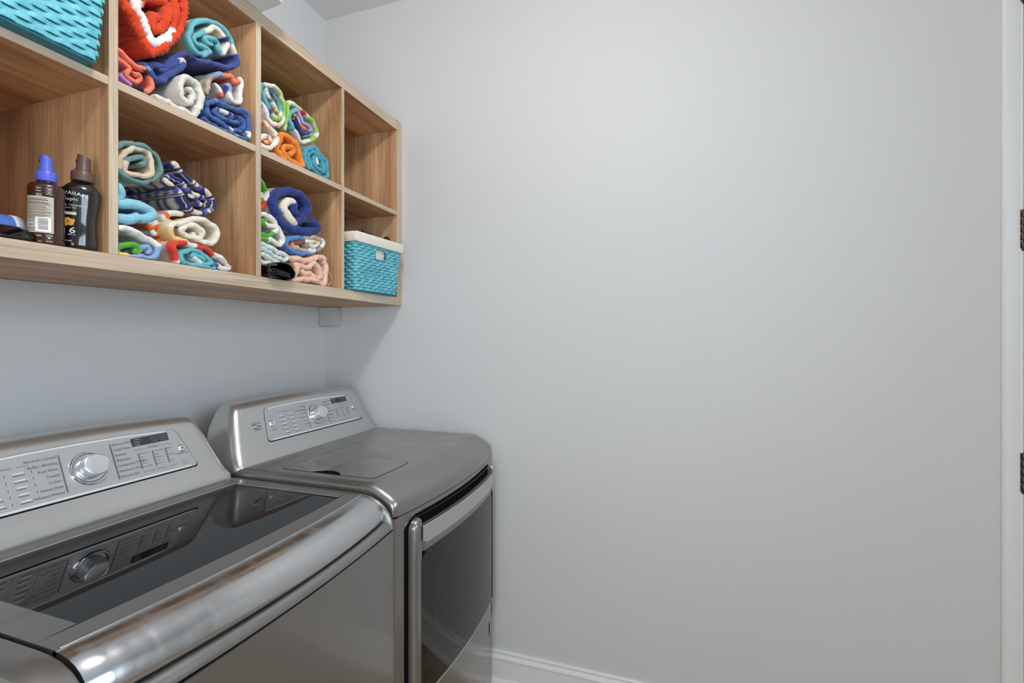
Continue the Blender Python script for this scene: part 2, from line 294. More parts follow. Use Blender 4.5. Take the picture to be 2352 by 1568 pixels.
# ------------------------------------------------------------------ baskets
def basket(label, loc, rotz, w0,d0,w1,d1,h, rows, hole, liner_top, group):
    t=thing('woven_basket',label,'basket',loc,rotz,group,local=True)
    cr=.013
    def ring_pt(f,z):   # perimeter position for fraction table
        k=z/h; return (w0+(w1-w0)*k)/2,(d0+(d1-d0)*k)/2
    def path(z,n=360):
        hw,hd=ring_pt(0,z); P=rrect(hw,hd,cr,6); L=[0]
        for i in range(len(P)): L.append(L[-1]+math.dist(P[i],P[(i+1)%len(P)]))
        out=[];j=0
        for i in range(n):
            s=L[-1]*i/n
            while L[j+1]<s: j+=1
            a=P[j];b=P[(j+1)%len(P)];f=(s-L[j])/max(1e-9,L[j+1]-L[j])
            out.append((a[0]+(b[0]-a[0])*f,a[1]+(b[1]-a[1])*f))
        nr=[]
        for i in range(n):
            a=out[i-1];b=out[(i+1)%n];d=math.hypot(b[0]-a[0],b[1]-a[1]); nr.append(((b[1]-a[1])/d,-(b[0]-a[0])/d))
        return out,nr
    N=360; stakes=60; rng=random.Random(int(loc[2]*1000))
    pitch=(h-.006)/rows
    for k in range(rows):
        zc=.003+pitch*(k+.5); P,nr=path(zc,N); rws=[]; skip=set()
        ph=rng.uniform(-.25,.25)
        for i in range(N):
            a=math.sin(math.pi*stakes*i/N+(k%2)*math.pi+ph*.3); off=.0017*math.tanh(3*a)
            x,y=P[i];nx,ny=nr[i]
            wob=.0006*noise.noise((i*.09,k*3.1,loc[2]))
            zz=zc+wob
            pr=[(off-.0022,-.5),(off+.0004,-.45),(off+.0009,0),(off+.0004,.45),(off-.0022,.5)]
            hp=pitch*.965
            rws.append([(x+nx*o,y+ny*o,zz+v*hp) for o,v in pr])
            if hole and hole[2]<zc<hole[3] and y<0 and hole[0]<x<hole[1] and abs(ny)>.9: skip.add(i)
        V,Fc=grid(rws,False,True)
        m=4
        Fc=[f for f in Fc if (f[0]//5) not in skip]
        mk('strand',V,Fc,M_teal,t,60)
    # inner shell with the hole left open, and floor
    sh=[]
    ins=.0045
    a0,b0=ring_pt(0,0); a1,b1=ring_pt(0,h)
    a0-=ins;b0-=ins;a1-=ins;b1-=ins
    def q(fr,z): # point on front plane by x fraction at height z
        k=z/h; return (fr,-(b0+(b1-b0)*k),z)
    V=[];Fq=[]
    def quad(a,b,c,d):
        n=len(V);V.extend([a,b,c,d]);Fq.append((n,n+1,n+2,n+3))
    c0=[(-a0,-b0,0),(a0,-b0,0),(a0,b0,0),(-a0,b0,0)];c1=[(-a1,-b1,h),(a1,-b1,h),(a1,b1,h),(-a1,b1,h)]
    for i in (1,2,3): quad(c0[i],c0[(i+1)%4],c1[(i+1)%4],c1[i])
    quad(*c0)
    if hole:
        xa,xb,za,zb=hole
        def L(z): k=z/h; return -(a0+(a1-a0)*k)
        quad(q(L(0),0),q(-L(0),0),q(-L(za),za),q(L(za),za)); quad(q(L(zb),zb),q(-L(zb),zb),q(-L(h),h),q(L(h),h))
        quad(q(L(za),za),q(xa,za),q(xa,zb),q(L(zb),zb)); quad(q(xb,za),q(-L(za),za),q(-L(zb),zb),q(xb,zb))
        yy=q(0,(za+zb)/2)[1]-ins-.001
        hp=[(x,yy+.0005,z) for x,z in rrect((xb-xa)/2,(zb-za)/2,.006,4,(xa+xb)/2,(za+zb)/2)]
        mk('handle_rim',*tube(hp,.0028,6,True),M_teal,t)
    else: quad(c0[0],c0[1],c1[1],c1[0])
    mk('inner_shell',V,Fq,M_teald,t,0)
    # cotton liner: inside walls and the fold over the rim
    li=.010
    def lr(off,z):
        k=z/h; return rrect((w0+(w1-w0)*k)/2+off,(d0+(d1-d0)*k)/2+off,cr,6)
    rws=[]
    for off,z in ((-.0095,h*.25),(-.0095,h*.6),(-.009,h-.004),(-.006,liner_top),(.001,liner_top+.002),(.007,liner_top),(.0085,liner_top-.012),(.0082,liner_top-.026),(.0065,liner_top-.0335),(.003,liner_top-.0335)):
        R=lr(off,z); rws.append([(x+.0012*noise.noise((i*.35,z*60,1)),y+.0012*noise.noise((i*.35,z*60,5)),z+.0012*noise.noise((i*.4,3,z*20))) for i,(x,y) in enumerate(R)])
    V2,F2=grid(rws,True)
    mk('cotton_liner',V2,F2,M_liner,t,70)
    return t
basket('teal woven basket with a white cotton liner at the right end of the lower row',(-.1925,-.288,1.5042),math.radians(-4.5),.235,.24,.262,.268,.196,18,(-.027,.033,.122,.162),.203,'teal woven baskets')
basket('large pale teal woven basket hanging over the edge at the upper left',(-1.250,-.265,1.8545),0,.285,.30,.315,.33,.235,22,None,.243,'teal woven baskets')
# things sticking out of the right basket
pts=[(-.222+.016*math.cos(a),-.352+.006*math.sin(3*a),1.716+.020*math.sin(a)) for a in [i*.33 for i in range(20)]]
c1=mk('black_cord',*join(tube(pts,.0035,7),tube([(p[0]+.028,p[1]-.012,p[2]-.004+.003*math.sin(i)) for i,p in enumerate(pts)],.0035,7)),M_black,None,60,org=(-.22,-.35,1.68)); tag(c1,'coiled black cord peeking out of the teal basket','cord')
pts=[(-.150,-.362,1.68),(-.145,-.364,1.715),(-.134,-.366,1.732),(-.121,-.367,1.737),(-.112,-.367,1.728),(-.108,-.366,1.69)]
c2=mk('goggle_strap',*tube([(a+.042,b-.002,c) for a,b,c in pts],.008,8),M_black,None,60,org=(-.1,-.34,1.66)); tag(c2,'dark strap loop sticking out of the basket near the wall','strap')
# ------------------------------------------------------------------ laundry machines
MS=.45; MZ=1.005; MY=-.262
NV=Vector((0,-1,MS)).normalized(); VV=Vector((0,MS,1)).normalized()
def face_pt(x,z,h=0,dz=0):
    p=Vector((x,MY+MS*(z-MZ),z+dz)); return p+NV*h
def console(t,cx,hw,dz):
    lv=[(.940,-.285,1,1,.03),(.957,-.287,1,1,.03),(.967,-.285,.996,1,.03),(.977,-.279,.985,1,.032),(.988,-.271,.972,.995,.034),(1.0,-.26425,.96,.99,.035),(1.03,-.25075,.93,.975,.033),(1.07,-.23275,.89,.95,.03),(1.100,-.21925,.86,.90,.028),(1.112,-.2135,.845,.875,.026),(1.121,-.206,.832,.85,.024),(1.1275,-.196,.815,.825,.022),(1.131,-.184,.80,.80,.02),(1.1315,-.170,.78,.78,.015)]
    rows=[]
    for z,yf,fw,bw,r in lv:
        yb=-.150; wf=hw*fw; wb=hw*bw; row=[]
        A=Vector((-wb,yb));B=Vector((-wf,yf)); 
        r=min(r,(yb-yf)*.45)
        sd=(A-B).normalized(); P1=B+sd*r; P2=B+Vector((1,0))*r
        half=[A,A.lerp(P1,.5)]+[P1*(1-s)**2+B*2*s*(1-s)+P2*s*s for s in [i/8 for i in range(9)]]
        mid=[Vector((P2.x+( -2*P2.x)*i/24,yf)) for i in range(1,24)]
        full=half+mid+[Vector((-p.x,p.y)) for p in reversed(half)]
        k=max(0,min(1,(z-.99)/.11)); k=k*k*(3-2*k)
        for p in full:
            a=.013*k*(1-(p.x/hw)**2)
            row.append((cx+p.x,p.y+(MS*a if z<1.11 else MS*a),z+a+dz))
        rows.append(row)
    return mk('console',*grid(rows,True,False,True,True),M_cons,t,50)
FONT=None
def text_geo(body,size,align='LEFT'):
    c=bpy.data.curves.new('t','FONT'); c.body=body; c.size=size; c.align_x=align; c.resolution_u=2; c.fill_mode='FRONT'
    o=bpy.data.objects.new('t',c); COL.objects.link(o)
    bpy.context.view_layer.update()
    me=bpy.data.meshes.new_from_object(o.evaluated_get(bpy.context.evaluated_depsgraph_get()))
    V=[tuple(v.co) for v in me.vertices];F=[tuple(p.vertices) for p in me.polygons]
    bpy.data.objects.remove(o); bpy.data.curves.remove(c); bpy.data.meshes.remove(me)
    return V,F
def flat_text(items,dx,dz,h):
    gs=[]
    for body,x,z,size,al in items:
        V,F=text_geo(body,size,al); gs.append(([face_pt(x+dx+v[0], z+v[1]*.91,h,dz) for v in V],F))
    return join(*gs)
def poly_plate(P,h0,h1,dx,dz):   # flat plate from a polygon on the sloping face
    n=len(P); V=[face_pt(x+dx,z,h0,dz) for x,z in P]+[face_pt(x+dx,z,h1,dz) for x,z in P]
    return V,[tuple(range(n,2*n))]+[(i,(i+1)%n,n+(i+1)%n,n+i) for i in range(n)]
def round_poly(C,rs,n=6):
    out=[];m=len(C)
    for i in range(m):
        a=Vector(C[i-1]);b=Vector(C[i]);c=Vector(C[(i+1)%m]);r=rs if not isinstance(rs,(list,tuple)) else rs[i]
        p=b+(a-b).normalized()*r;q=b+(c-b).normalized()*r
        out+=[tuple(p*(1-s)**2+b*2*s*(1-s)+q*s*s) for s in [k/n for k in range(n+1)]]
    return out
def rect(x0,x1,z0,z1): return [(x0,z0),(x1,z0),(x1,z1),(x0,z1)]
def knob_at(t,x,z,dx,dz,R,r,hh):
    o=face_pt(x+dx,z,0,dz); M=Matrix.Translation(o)@Matrix(((1,0,0),(0,VV.y,NV.y),(0,VV.z,NV.z))).to_4x4()
    mk('dial_ring',*lathe([(0,0),(R,0),(R*1.0,.0025),(R*.95,.005),(R*.88,.0055),(R*.80,.003),(R*.74,.0035),(0,.0035)],44,M=M),M_chr2,t,30)
    d=mk('dial_knob',*lathe([(r*.98,.003),(r*1.04,.006),(r*1.02,hh*.55),(r,hh*.86),(r*.95,hh*.97),(r*.88,hh),(r*.86,hh-.0008),(r*.82,hh-.0006),(r*.6,hh+.0006),(r*.3,hh+.0012),(0,hh+.0014)],44,M=M),[M_knob],t,30)
    return d
def button(t,name,x,z,dx,dz,r,h=.004):
    o=face_pt(x+dx,z,0,dz); M=Matrix.Translation(o)@Matrix(((1,0,0),(0,VV.y,NV.y),(0,VV.z,NV.z))).to_4x4()
    mk('button_ring',*lathe([(0,0.0),(r*1.22,0),(r*1.22,.0016),(r*1.1,.0024),(r,.0018),(0,.0018)],28,M=M),M_chr2,t,30)
    return mk(name,*lathe([(0,.0015),(r*.98,.0015),(r*.98,h*.7),(r*.85,h*.95),(r*.5,h*1.05),(0,h*1.1)],28,M=M),M_knob,t,40)
def control_panel(t,dx,dz,washer):
    # panel outline with an arched upper edge (coordinates on the dryer's face)
    up=[(-.150+(-.370)*i/12, 1.1105+.0055*(1-((i-6)/6)**2)+.0014*i/12) for i in range(13)]
    base=[(-.547,1.014),(-.106,1.0125)]
    R=round_poly([(-.5615,1.0135),(-.0915,1.0125),(-.1255,1.1115)]+up+[(-.537,1.1135)],[.016,.012,.016]+[.002]*13+[.014],4)
    cxp=sum(p[0] for p in R)/len(R);czp=sum(p[1] for p in R)/len(R)
    grow=lambda g:[(cxp+(x-cxp)*(1+g/.235),czp+(z-czp)*(1+g/.05)) for x,z in R]
    mk('panel_groove',*poly_plate(grow(.0016),-.001,.0003,dx,dz),M_gap,t,0)
    mk('control_panel',*poly_plate(R,-.001,.0006,dx,dz),M_panel,t,30)
    # bright bars along the upper and lower edge of the panel
    hb=.0016
    lo=[(-.540,1.0148),(-.112,1.0138),(-.109,1.0170),(-.543,1.0180)]
    mk('trim_bar',*poly_plate(lo,.0003,.0012,dx,dz),M_bar,t,0)
    ub=[(x,z-.0012) for x,z in up]; ub=ub+[(x,z-.0042) for x,z in reversed(up)]
    mk('trim_bar',*poly_plate(ub,.0003,.0012,dx,dz),M_bar,t,0)
    knob_at(t,-.3245,1.0625,dx,dz,.0375,.0245,.030)
    # cycle marks
    L=[]
    for x,z0,z1 in ((-.372,1.0255,1.1005),(-.2755,1.0255,1.1020)):
        if washer: L.append(poly_plate(rect(x-.0010,x+.0010,z0,z1),.0012,.0018,dx,dz))
        else:
            for k in range(7):
                a=z0+(z1-z0)*k/7; L.append(poly_plate(rect(x-.0008,x+.0008,a,a+(z1-z0)/7*.78),.0012,.0018,dx,dz))
    for k,x in enumerate((-.2235,-.1915,-.1605)):
        if washer: L.append(poly_plate(rect(x-.0008,x+.0008,1.0345,1.0700),.0012,.0018,dx,dz))
        else:
            for j in range(5): L.append(poly_plate(rect(x-.0007,x+.0007,1.0345+j*.0071,1.0345+j*.0071+.0045),.0012,.0018,dx,dz))
    L.append(poly_plate(rect(-.2300,-.2080,1.0785,1.0789),.0012,.0018,dx,dz)); L.append(poly_plate(rect(-.1660,-.1440,1.0785,1.0789),.0012,.0018,dx,dz))
    L.append(poly_plate(rect(-.4960,-.4780,1.0918,1.0922),.0012,.0018,dx,dz)); L.append(poly_plate(rect(-.4400,-.4220,1.0918,1.0922),.0012,.0018,dx,dz))
    for q in L: mk('marker_line',*q,M_ink,t,0)
    # display
    mk('display',*poly_plate(rect(-.2310,-.1465,1.0867,1.1048),.0008,.0022,dx,dz),M_disp,t,0)
    T=[];S=.0078
    if washer:
        left=['Normal | Casual','Bulky | Bedding','Kids Wear','Towels','Colors','Heavy Duty','Whitest Whites']
        right=['Express Wash','Cold Clean','Sanitize','Delicates','Handwash | Wool','Workout Wear','Rinse & Spin']
        cols=[['Extra Hot','Hot','Warm','Cold','Tap Cold'],['Extra High','High','Medium','Low','No Spin'],['Heavy','•','Normal','•','Light']]
        btn=['Wash Temp','Spin Speed','Soil Level']
    else:
        left=['Normal','Bulky | Bedding','Casual','Heavy Duty','Towels','Sanitize']
        right=['Workout Wear','Small Load','Delicates','Express Dry','Touch Up','Air Dry','Rack Dry']
        cols=[['Extra Hot','High','Medium','Low','No Heat'],['More Dry','•','Normal','•','Less Dry'],['60 min','50','40','30','20']]
        btn=['Temp','Dry Level','Time']
        S=.0066
    for k,s in enumerate(left): T.append((s,-.3765,1.0955-k*.0117,S,'RIGHT'))
    for k,s in enumerate(right): T.append((s,-.2715,1.0970-k*.0117,S,'LEFT'))
    for j,x in enumerate((-.2210,-.1890,-.1580)):
        for k,s in enumerate(cols[j]): T.append((s,x,1.0668-k*.0074,.0050,'LEFT'))
    T+= [('MODIFIERS',-.187,1.0772,.0052,'CENTER'),('OPTIONS',-.459,1.0903,.0052,'CENTER'),('START/PAUSE',-.122,1.0475,.0052,'CENTER')]
    T.append(('POWER',-.5235,1.0425,.0056,'CENTER'))
    for q in T: mk('lettering',*flat_text([q],dx,dz,.0017),M_ink,t,0)
    D=([('1 Wash',-.2265,1.0995,.0050,'LEFT'),('2 Rinse',-.2265,1.0940,.0050,'LEFT'),('3 Spin',-.2265,1.0885,.0050,'LEFT')] if washer else [('Sensing',-.2265,1.0995,.0048,'LEFT'),('Drying',-.2265,1.0940,.0048,'LEFT'),('Cooling',-.2265,1.0885,.0048,'LEFT')])
    for q in D: mk('display_lettering',*flat_text([q],dx,dz,.0026),M_ink2,t,0)
    sg=[]
    def digit(x0):
        a,b,w=.0075,.0130,.0011; z0=1.0892
        for q in (rect(x0,x0+a,z0,z0+w),rect(x0,x0+a,z0+b/2-w/2,z0+b/2+w/2),rect(x0,x0+a,z0+b-w,z0+b),rect(x0-.0003,x0+w-.0003,z0+w,z0+b/2-w/2),rect(x0+a-w,x0+a,z0+w,z0+b/2-w/2),rect(x0-.0003,x0+w-.0003,z0+b/2+w/2,z0+b-w),rect(x0+a-w,x0+a,z0+b/2+w/2,z0+b-w)): sg.append(poly_plate(q,.0022,.0025,dx,dz))
    xs0=(-.1815,-.1675,-.1580) if washer else (-.1800,-.1690,-.1580)
    for x in xs0: digit(x)
    if washer:
        sg.append(poly_plate(rect(-.1862,-.1850,1.0892,1.1022),.0022,.0025,dx,dz))
        for z in (1.0935,1.0985): sg.append(poly_plate(rect(-.1708,-.1696,z,z+.0012),.0022,.0025,dx,dz))
    mk('display_digits',*join(*sg),M_seg,t,0)
    # modifier buttons
    for k,s in enumerate(btn):
        x0=-.2250+k*.0293
        b=mk('modifier_button',*poly_plate(round_poly(rect(x0,x0+.0275,1.0225,1.0318),.002,3),.0004,.0013,dx,dz),M_panel,t,20)
        mk('button_lettering',*flat_text([(s,x0+.0138,1.0258,.0047,'CENTER')],dx,dz,.0016),M_ink,b,0)
    # option buttons in two columns
    for r_ in range(5):
        for c_ in range(2):
            x0=-.4945+c_*.0405+r_*.0004; z0=1.0735-r_*.0128
            b=mk('option_button',*poly_plate(round_poly(rect(x0,x0+.0385,z0,z0+.0108),.002,3),.0004,.0011,dx,dz),M_panel,t,20)
            # raised tip and indicator mark
            mk('button_tip',*poly_plate(round_poly(rect(x0+.006,x0+.022,z0+.0052,z0+.0078),.0012,3),.001,.0026,dx,dz),M_bar,b,40)
            bars=[poly_plate(rect(x0+.005,x0+.026-((r_*7+c_*5)%4)*.002,z0+.0024,z0+.0042),.001,.0015,dx,dz),poly_plate(rect(x0+.0335,x0+.0346,z0+.0028,z0+.0082),.001,.0015,dx,dz)]
            mk('button_print',*join(*bars),M_ink,b,0)
    b=button(t,'start_button',-.1215,1.0610,dx,dz,.0082)
    pm=[poly_plate([(-.1245,1.0588),(-.1215,1.0608),(-.1245,1.0628)],.0046,.0049,dx,dz),poly_plate(rect(-.1210,-.1203,1.0588,1.0628),.0046,.0049,dx,dz),poly_plate(rect(-.1195,-.1188,1.0588,1.0628),.0046,.0049,dx,dz)]
    mk('play_mark',*join(*pm),M_ink,b,0)
    b=button(t,'power_button',-.526,1.0625,dx,dz,.0092)
    rg=[(-.526+.0026*math.cos(a),1.0625+.0026*math.sin(a)) for a in [i*math.pi/10 for i in range(20)]]
    mk('power_mark',*tube([face_pt(x+dx,z,.0048,dz) for x,z in rg],.0003,4,True),M_ink,b)
    # energy mark
    if washer: mk('energy_mark',*join(*[poly_plate(rect(-.1265+i*0,-.1115,1.0225+i*.0048,1.0262+i*.0048),.0012,.0016,dx,dz) for i in range(3)]),M_silver,t,0)
    # emblem left of the panel
    E=round_poly([(-.6015,1.0505),(-.569,1.0500),(-.5672,1.0778),(-.6017,1.0790)],[.004,.002,.002,.002],4)
    em=mk('emblem',*poly_plate(E,0,.0022,dx,dz),M_chr2,t,30)
    E2=[( -.5848+(x+.5848)*.90,1.0643+(z-1.0643)*.90) for x,z in E]
    mk('emblem_field',*poly_plate(E2,.001,.0026,dx,dz),mat('emblem_grey',srgb(120,118,120),.4,metal=.4),em,0)
    mk('emblem_lettering',*flat_text([('Kenmore',-.5848,1.0710,.0078,'CENTER'),('E L I T E',-.5848,1.0523,.0072,'CENTER')],dx,dz,.003),M_white,em,0)
    def swoosh(f,wd):
        a=[];b2=[]
        for i in range(17):
            u=i/16; x=-.6000+u*.0305; z=f(u); a.append((x,z+wd(u))); b2.append((x,z-wd(u)))
        return poly_plate(a+b2[::-1],.0026,.0032,dx,dz)
    mk('emblem_waves',*join(swoosh(lambda u:1.0600+.0085*math.sin(u*2.2)-.001*u,lambda u:.0004+.0010*u*(1.25-u)),swoosh(lambda u:1.0622+.0016*math.cos(u*4)-.0012*u,lambda u:.0004+.0008*(1-u))),M_white,em,0)
# ---------------- dryer
cx,hw=-.353,.336
D=thing('clothes_dryer','metallic grey clothes dryer against the blank wall','dryer',(cx,-.45,0))
def bowd(x,b=.032): return b*max(0,1-((x-cx)/hw)**2)
XS=[-1,-.985,-.95,-.9]+[-.8+.1*i for i in range(17)]+[.9,.95,.985,1]
# cabinet with bowed front
rows=[]
for z in (.03,.10,.30,.60,.8850):
    r=[(cx-hw,-.10,z)]
    for s in XS: r.append((cx+hw*s,-.7915-bowd(cx+hw*s)+(.006 if abs(s)>.99 else 0),z))
    r.append((cx+hw,-.10,z)); rows.append(r)
mk('cabinet',*grid(rows,True,False,True,True),M_bodyd,D,30)
mk('kick_plate',*boxg(cx-hw+.02,cx+hw-.02,-.74,-.12,0,.03),M_gap,D,0)
# top panel, rolled over at the front
tp=[(-.10,.9635),(-.30,.9640),(-.45,.9645),(-.60,.9645),(-.70,.9645),(-.716,.9642),(-.728,.9620),(-.748,.9520),(-.768,.9410),(-.784,.9310),(-.7905,.9230),(-.7922,.9130),(-.7925,.9000),(-.7925,.8875),(-.780,.8865)]
rows=[]
for s in [-1.0,-.998,-.992,-.983,-.97,-.955,-.94]+[-.9+.1*i for i in range(19)]+[.94,.955,.97,.983,.992,.998,1.0]:
    e=abs(s)*hw; d=max(0,e-(hw-.020))/.020; drop=(.015 if s<0 else .008)*(1-math.sqrt(max(0,1-d*d)))
    r=[]
    for y,z in tp:
        k=max(0,min(1,(-.62-y)/.16)); k=k*k*(3-2*k)
        zz=z-drop*(1 if z>.93 else max(0,(z-.8875)/.0425)); yy=y-bowd(cx+hw*s)*k
        if y<-.70: yy+=drop*.6
        r.append((cx+hw*s,yy,zz))
    rows.append(r)
side0=[(cx-hw,-.10,.8865)]; 
V,F=grid(rows); n=len(V); m=len(tp); V+=[(cx-hw,-.10,.8865),(cx+hw,-.10,.8865)]
F+=[tuple(range(m))+(n,), tuple((len(rows)-1)*m+i for i in range(m))+(n+1,)]
mk('top_panel',V,F,M_body,D,40)
console(D,cx,hw,0); control_panel(D,0,0,False)
# lint-screen lid let into the top
lz=.9646
LP=round_poly([(-.645,-.699),(-.459,-.707),(-.459,-.398),(-.645,-.399)],[.012,.05,.012,.012],6)
def flat_plate(P,z0,z1): 
    n=len(P); return [(x,y,z0) for x,y in P]+[(x,y,z1) for x,y in P],[tuple(range(n,2*n))]+[(i,(i+1)%n,n+(i+1)%n,n+i) for i in range(n)]
lc=(-.552,-.55)
mk('lint_lid_groove',*flat_plate([(lc[0]+(x-lc[0])*1.020,lc[1]+(y-lc[1])*1.012) for x,y in LP],lz-.002,lz+.0002),M_gap,D,0)
ll=mk('lint_lid',*flat_plate(LP,lz-.002,lz+.0005),M_body,D,20)
nt=[(-.6445,-.500-.095*i/16) for i in range(17)]; nt2=[(-.6445+.024*math.sin(math.pi*i/16)**.8,-.500-.095*i/16) for i in range(17)]
mk('finger_notch',*flat_plate(nt+nt2[::-1],lz,lz+.0013),M_gap,ll,0)
mk('notch_lip',*tube([(x+.0008,y,lz+.0012) for x,y in nt2],.0013,6),M_body,ll,60)
# door
def dy(x,p): return -.7925-bowd(x)-p
def door_sheet(outline,p0,p1):   # bowed plate from an outline in (x,z), filled as vertical strips
    pass
def bow_patch(x0,x1,zlo,zhi,p,n=28,side=.012,back=-.7925,edge=.008,el=None,er=None):
    """slab bowed like the cabinet front, between curves zlo(x), zhi(x), standing p proud, edges rounded"""
    rows=[]
    for i in range(n+1):
        x=x0+(x1-x0)*i/n; a=zlo(x);b=zhi(x); e=min((x-x0)/(el or edge),(x1-x)/(er or edge))
        k=min(1,e); inset=p*(1-math.sqrt(max(0,1-(1-k)**2)))
        pp=p-inset*.9; r=edge*.8
        rows.append([(x,dy(x,-.004),a),(x,dy(x,pp*.45),a),(x,dy(x,pp*.8),a+r*.25),(x,dy(x,pp),a+r)]+[(x,dy(x,pp),a+r+(b-a-2*r)*j/6) for j in range(1,6)]+[(x,dy(x,pp),b-r),(x,dy(x,pp*.8),b-r*.25),(x,dy(x,pp*.45),b),(x,dy(x,-.004),b)])
    return grid(rows,False,False,True,True)
dx0,dx1=cx-.288,cx+.284
hl,hr=cx-.262,cx+.246      # handle span
zt=.8655
def corner(x,r=.032):
    e=min(x-dx0,dx1-x)
    return 0 if e>=r else r-math.sqrt(max(0,r*r-(r-e)**2))
top_z=lambda x: zt-corner(x)*.9
# gap around the door
mk('door_gap',*bow_patch(dx0-.013,dx1+.004,lambda x:.316,lambda x:zt+.006-max(0,corner(min(max(x,dx0),dx1)))*.8,.0015,edge=.002),M_gap,D,30)
door=link(bpy.data.objects.new('door',None)); door.parent=D; door['_org']=D['_org']
P=.021
wz0,wz1=.392,.776; wx0,wx1=cx-.262,cx+.248
mk('door_stile',*bow_patch(dx0,wx0+.003,lambda x:.322,top_z,P,16,edge=.010,el=.009,er=.0008),M_bodyd,door,40)
mk('door_stile',*bow_patch(wx1-.003,dx1,lambda x:.322,top_z,P,16,edge=.010,er=.009,el=.0008),M_bodyd,door,40)
mk('door_rail',*bow_patch(wx0-.003,wx1+.003,lambda x:wz1-.002,lambda x:.8405,P,28,edge=.001),M_bodyd,door,40)
mk('door_rail',*bow_patch(wx0-.003,wx1+.003,lambda x:.322,lambda x:wz0,P,28,edge=.001),M_bodyd,door,40)
# window
def patch(x0,x1,z0,z1,p,nx=24,nz=4,rc=0):
    rows=[]
    for i in range(nx+1):
        x=x0+(x1-x0)*i/nx; e=min(x-x0,x1-x); c=0 if e>=rc else rc-math.sqrt(max(0,rc*rc-(rc-e)**2))
        rows.append([(x,dy(x,p),z0+c*.3+(z1-z0-c*1.3)*j/nz) for j in range(nz+1)])
    return grid(rows)
mk('window_glass',*patch(wx0-.001,wx1+.001,wz0,wz1,P+.0006,rc=.022),M_doorglass,door,60)
mk('window_backing',*patch(wx0-.002,wx1+.002,wz0-.001,wz1+.001,.004),M_tubd,door,60)
mk('drum_ring',*tube([(cx+.19*math.cos(a),dy(cx,-.002)+.0,.585+.165*math.sin(a)) for a in [i*2*math.pi/48 for i in range(48)]],.010,8,True),M_tub,door)
mk('window_trim',*tube([(wx0+(wx1-wx0)*i/20,dy(wx0+(wx1-wx0)*i/20,P+.001),wz0-.001) for i in range(21)],.0022,6),M_silver,door)
mk('window_trim',*tube([(wx1,dy(wx1,P+.0005),wz0+(wz1-wz0)*i/8) for i in range(9)],.0016,6),M_gap,door)
# pull handle: silver strip over a dark pocket
rows=[]
for i in range(31):
    x=hl+(hr-hl)*i/30; e=min(x-hl,hr-x); c=0 if e>=.010 else .010-math.sqrt(max(0,1e-4-(.010-e)**2))
    rows.append([(x,dy(x,.010),.8435),(x,dy(x,P+.003),.8440),(x,dy(x,P+.0045),.8425),(x,dy(x,P+.0045),.797+c),(x,dy(x,P+.002),.7955+c)])
mk('pull_handle',*grid(rows),M_silver,door,40)
mk('handle_pocket',*patch(hl-.008,hr+.018,.838,.8655,.0035,rc=.004),M_gap,door,60)  # near-black patch; the recess's deep shade is put into its colour
mk('pocket_top',*bow_patch(hl-.006,hr+.016,lambda x:.8635,lambda x:.8665,.006,24,edge=.001),M_black,door,40)
mk('pocket_end',*tube([(hr+.004,dy(hr,.004),.842),(hr+.009,dy(hr,.012),.848),(hr+.010,dy(hr,.018),.857),(hr+.014,dy(hr,.012),.864)],.0055,8),M_chr2,door,60)
mk('seam_line',*bow_patch(cx-hw+.001,cx+hw-.001,lambda x:.8845,lambda x:.8878,-.003,edge=.001),M_gap,D,30)
# info sticker low on the right
sx0=cx+.296
mk('info_sticker',*grid([[(x,dy(x,.0012),z) for z in (.215,.285)] for x in (cx+.296,cx+.312,cx+.329)]),mat('blue_grey_film',srgb(150,165,172),.3),D,60)
# ---------------- washer
cx,hw=-1.040,.3395
wdx,wdz=-.698,-.011
W=thing('washing_machine','metallic grey top-load washing machine with a dark glass lid','washer',(cx,-.45,0))
rows=[]
for z in (.03,.10,.30,.60,.8655):
    r=[(cx-hw,-.10,z)]
    for s in XS: r.append((cx+hw*s,-.799-bowd(cx+hw*s,.020)+(.006 if abs(s)>.99 else 0),z))
    r.append((cx+hw,-.10,z)); rows.append(r)
mk('cabinet',*grid(rows,True,False,True,True),M_bodyd,W,30)
mk('kick_plate',*boxg(cx-hw+.02,cx+hw-.02,-.74,-.12,0,.03),M_gap,W,0)
console(W,cx,hw,wdz); control_panel(W,wdx,wdz,True)
lx0,lx1=-1.328,-.7155; lcx=(lx0+lx1)/2; lhw=(lx1-lx0)/2
def lb(x,b): return b*max(0,1-((x-lcx)/lhw)**2)
# side cheeks of the top frame
cp=[(-.10,.946),(-.690,.9465),(-.715,.9455),(-.738,.9415),(-.758,.9335),(-.775,.9215),(-.788,.9065),(-.7965,.889),(-.800,.8685),(-.10,.8685)]
for a,b in ((lx1+.0012,cx+hw),(cx-hw,lx0-.0022)):
    rows=[]
    for x,ins in ((a,.004),(a+.0022,.0012),(a+.005,0),(b-.006,0),(b-.003,.0012),(b,.005)):
        rows.append([(x,y+(ins*1.0 if y<-.65 else 0),z-(ins if z>.88 else 0)) for y,z in cp])
    mk('top_frame_side',*grid(rows,True,False,True,True),M_body,W,50)
# back strip behind the lid
mk('top_frame_back',*grid([[(x,-.15,.941),(x,-.290,.9425),(x,-.297,.9415),(x,-.300,.938),(x,-.300,.90)] for x in (lx0-.002,lx1+.001)]),M_body,W,40)
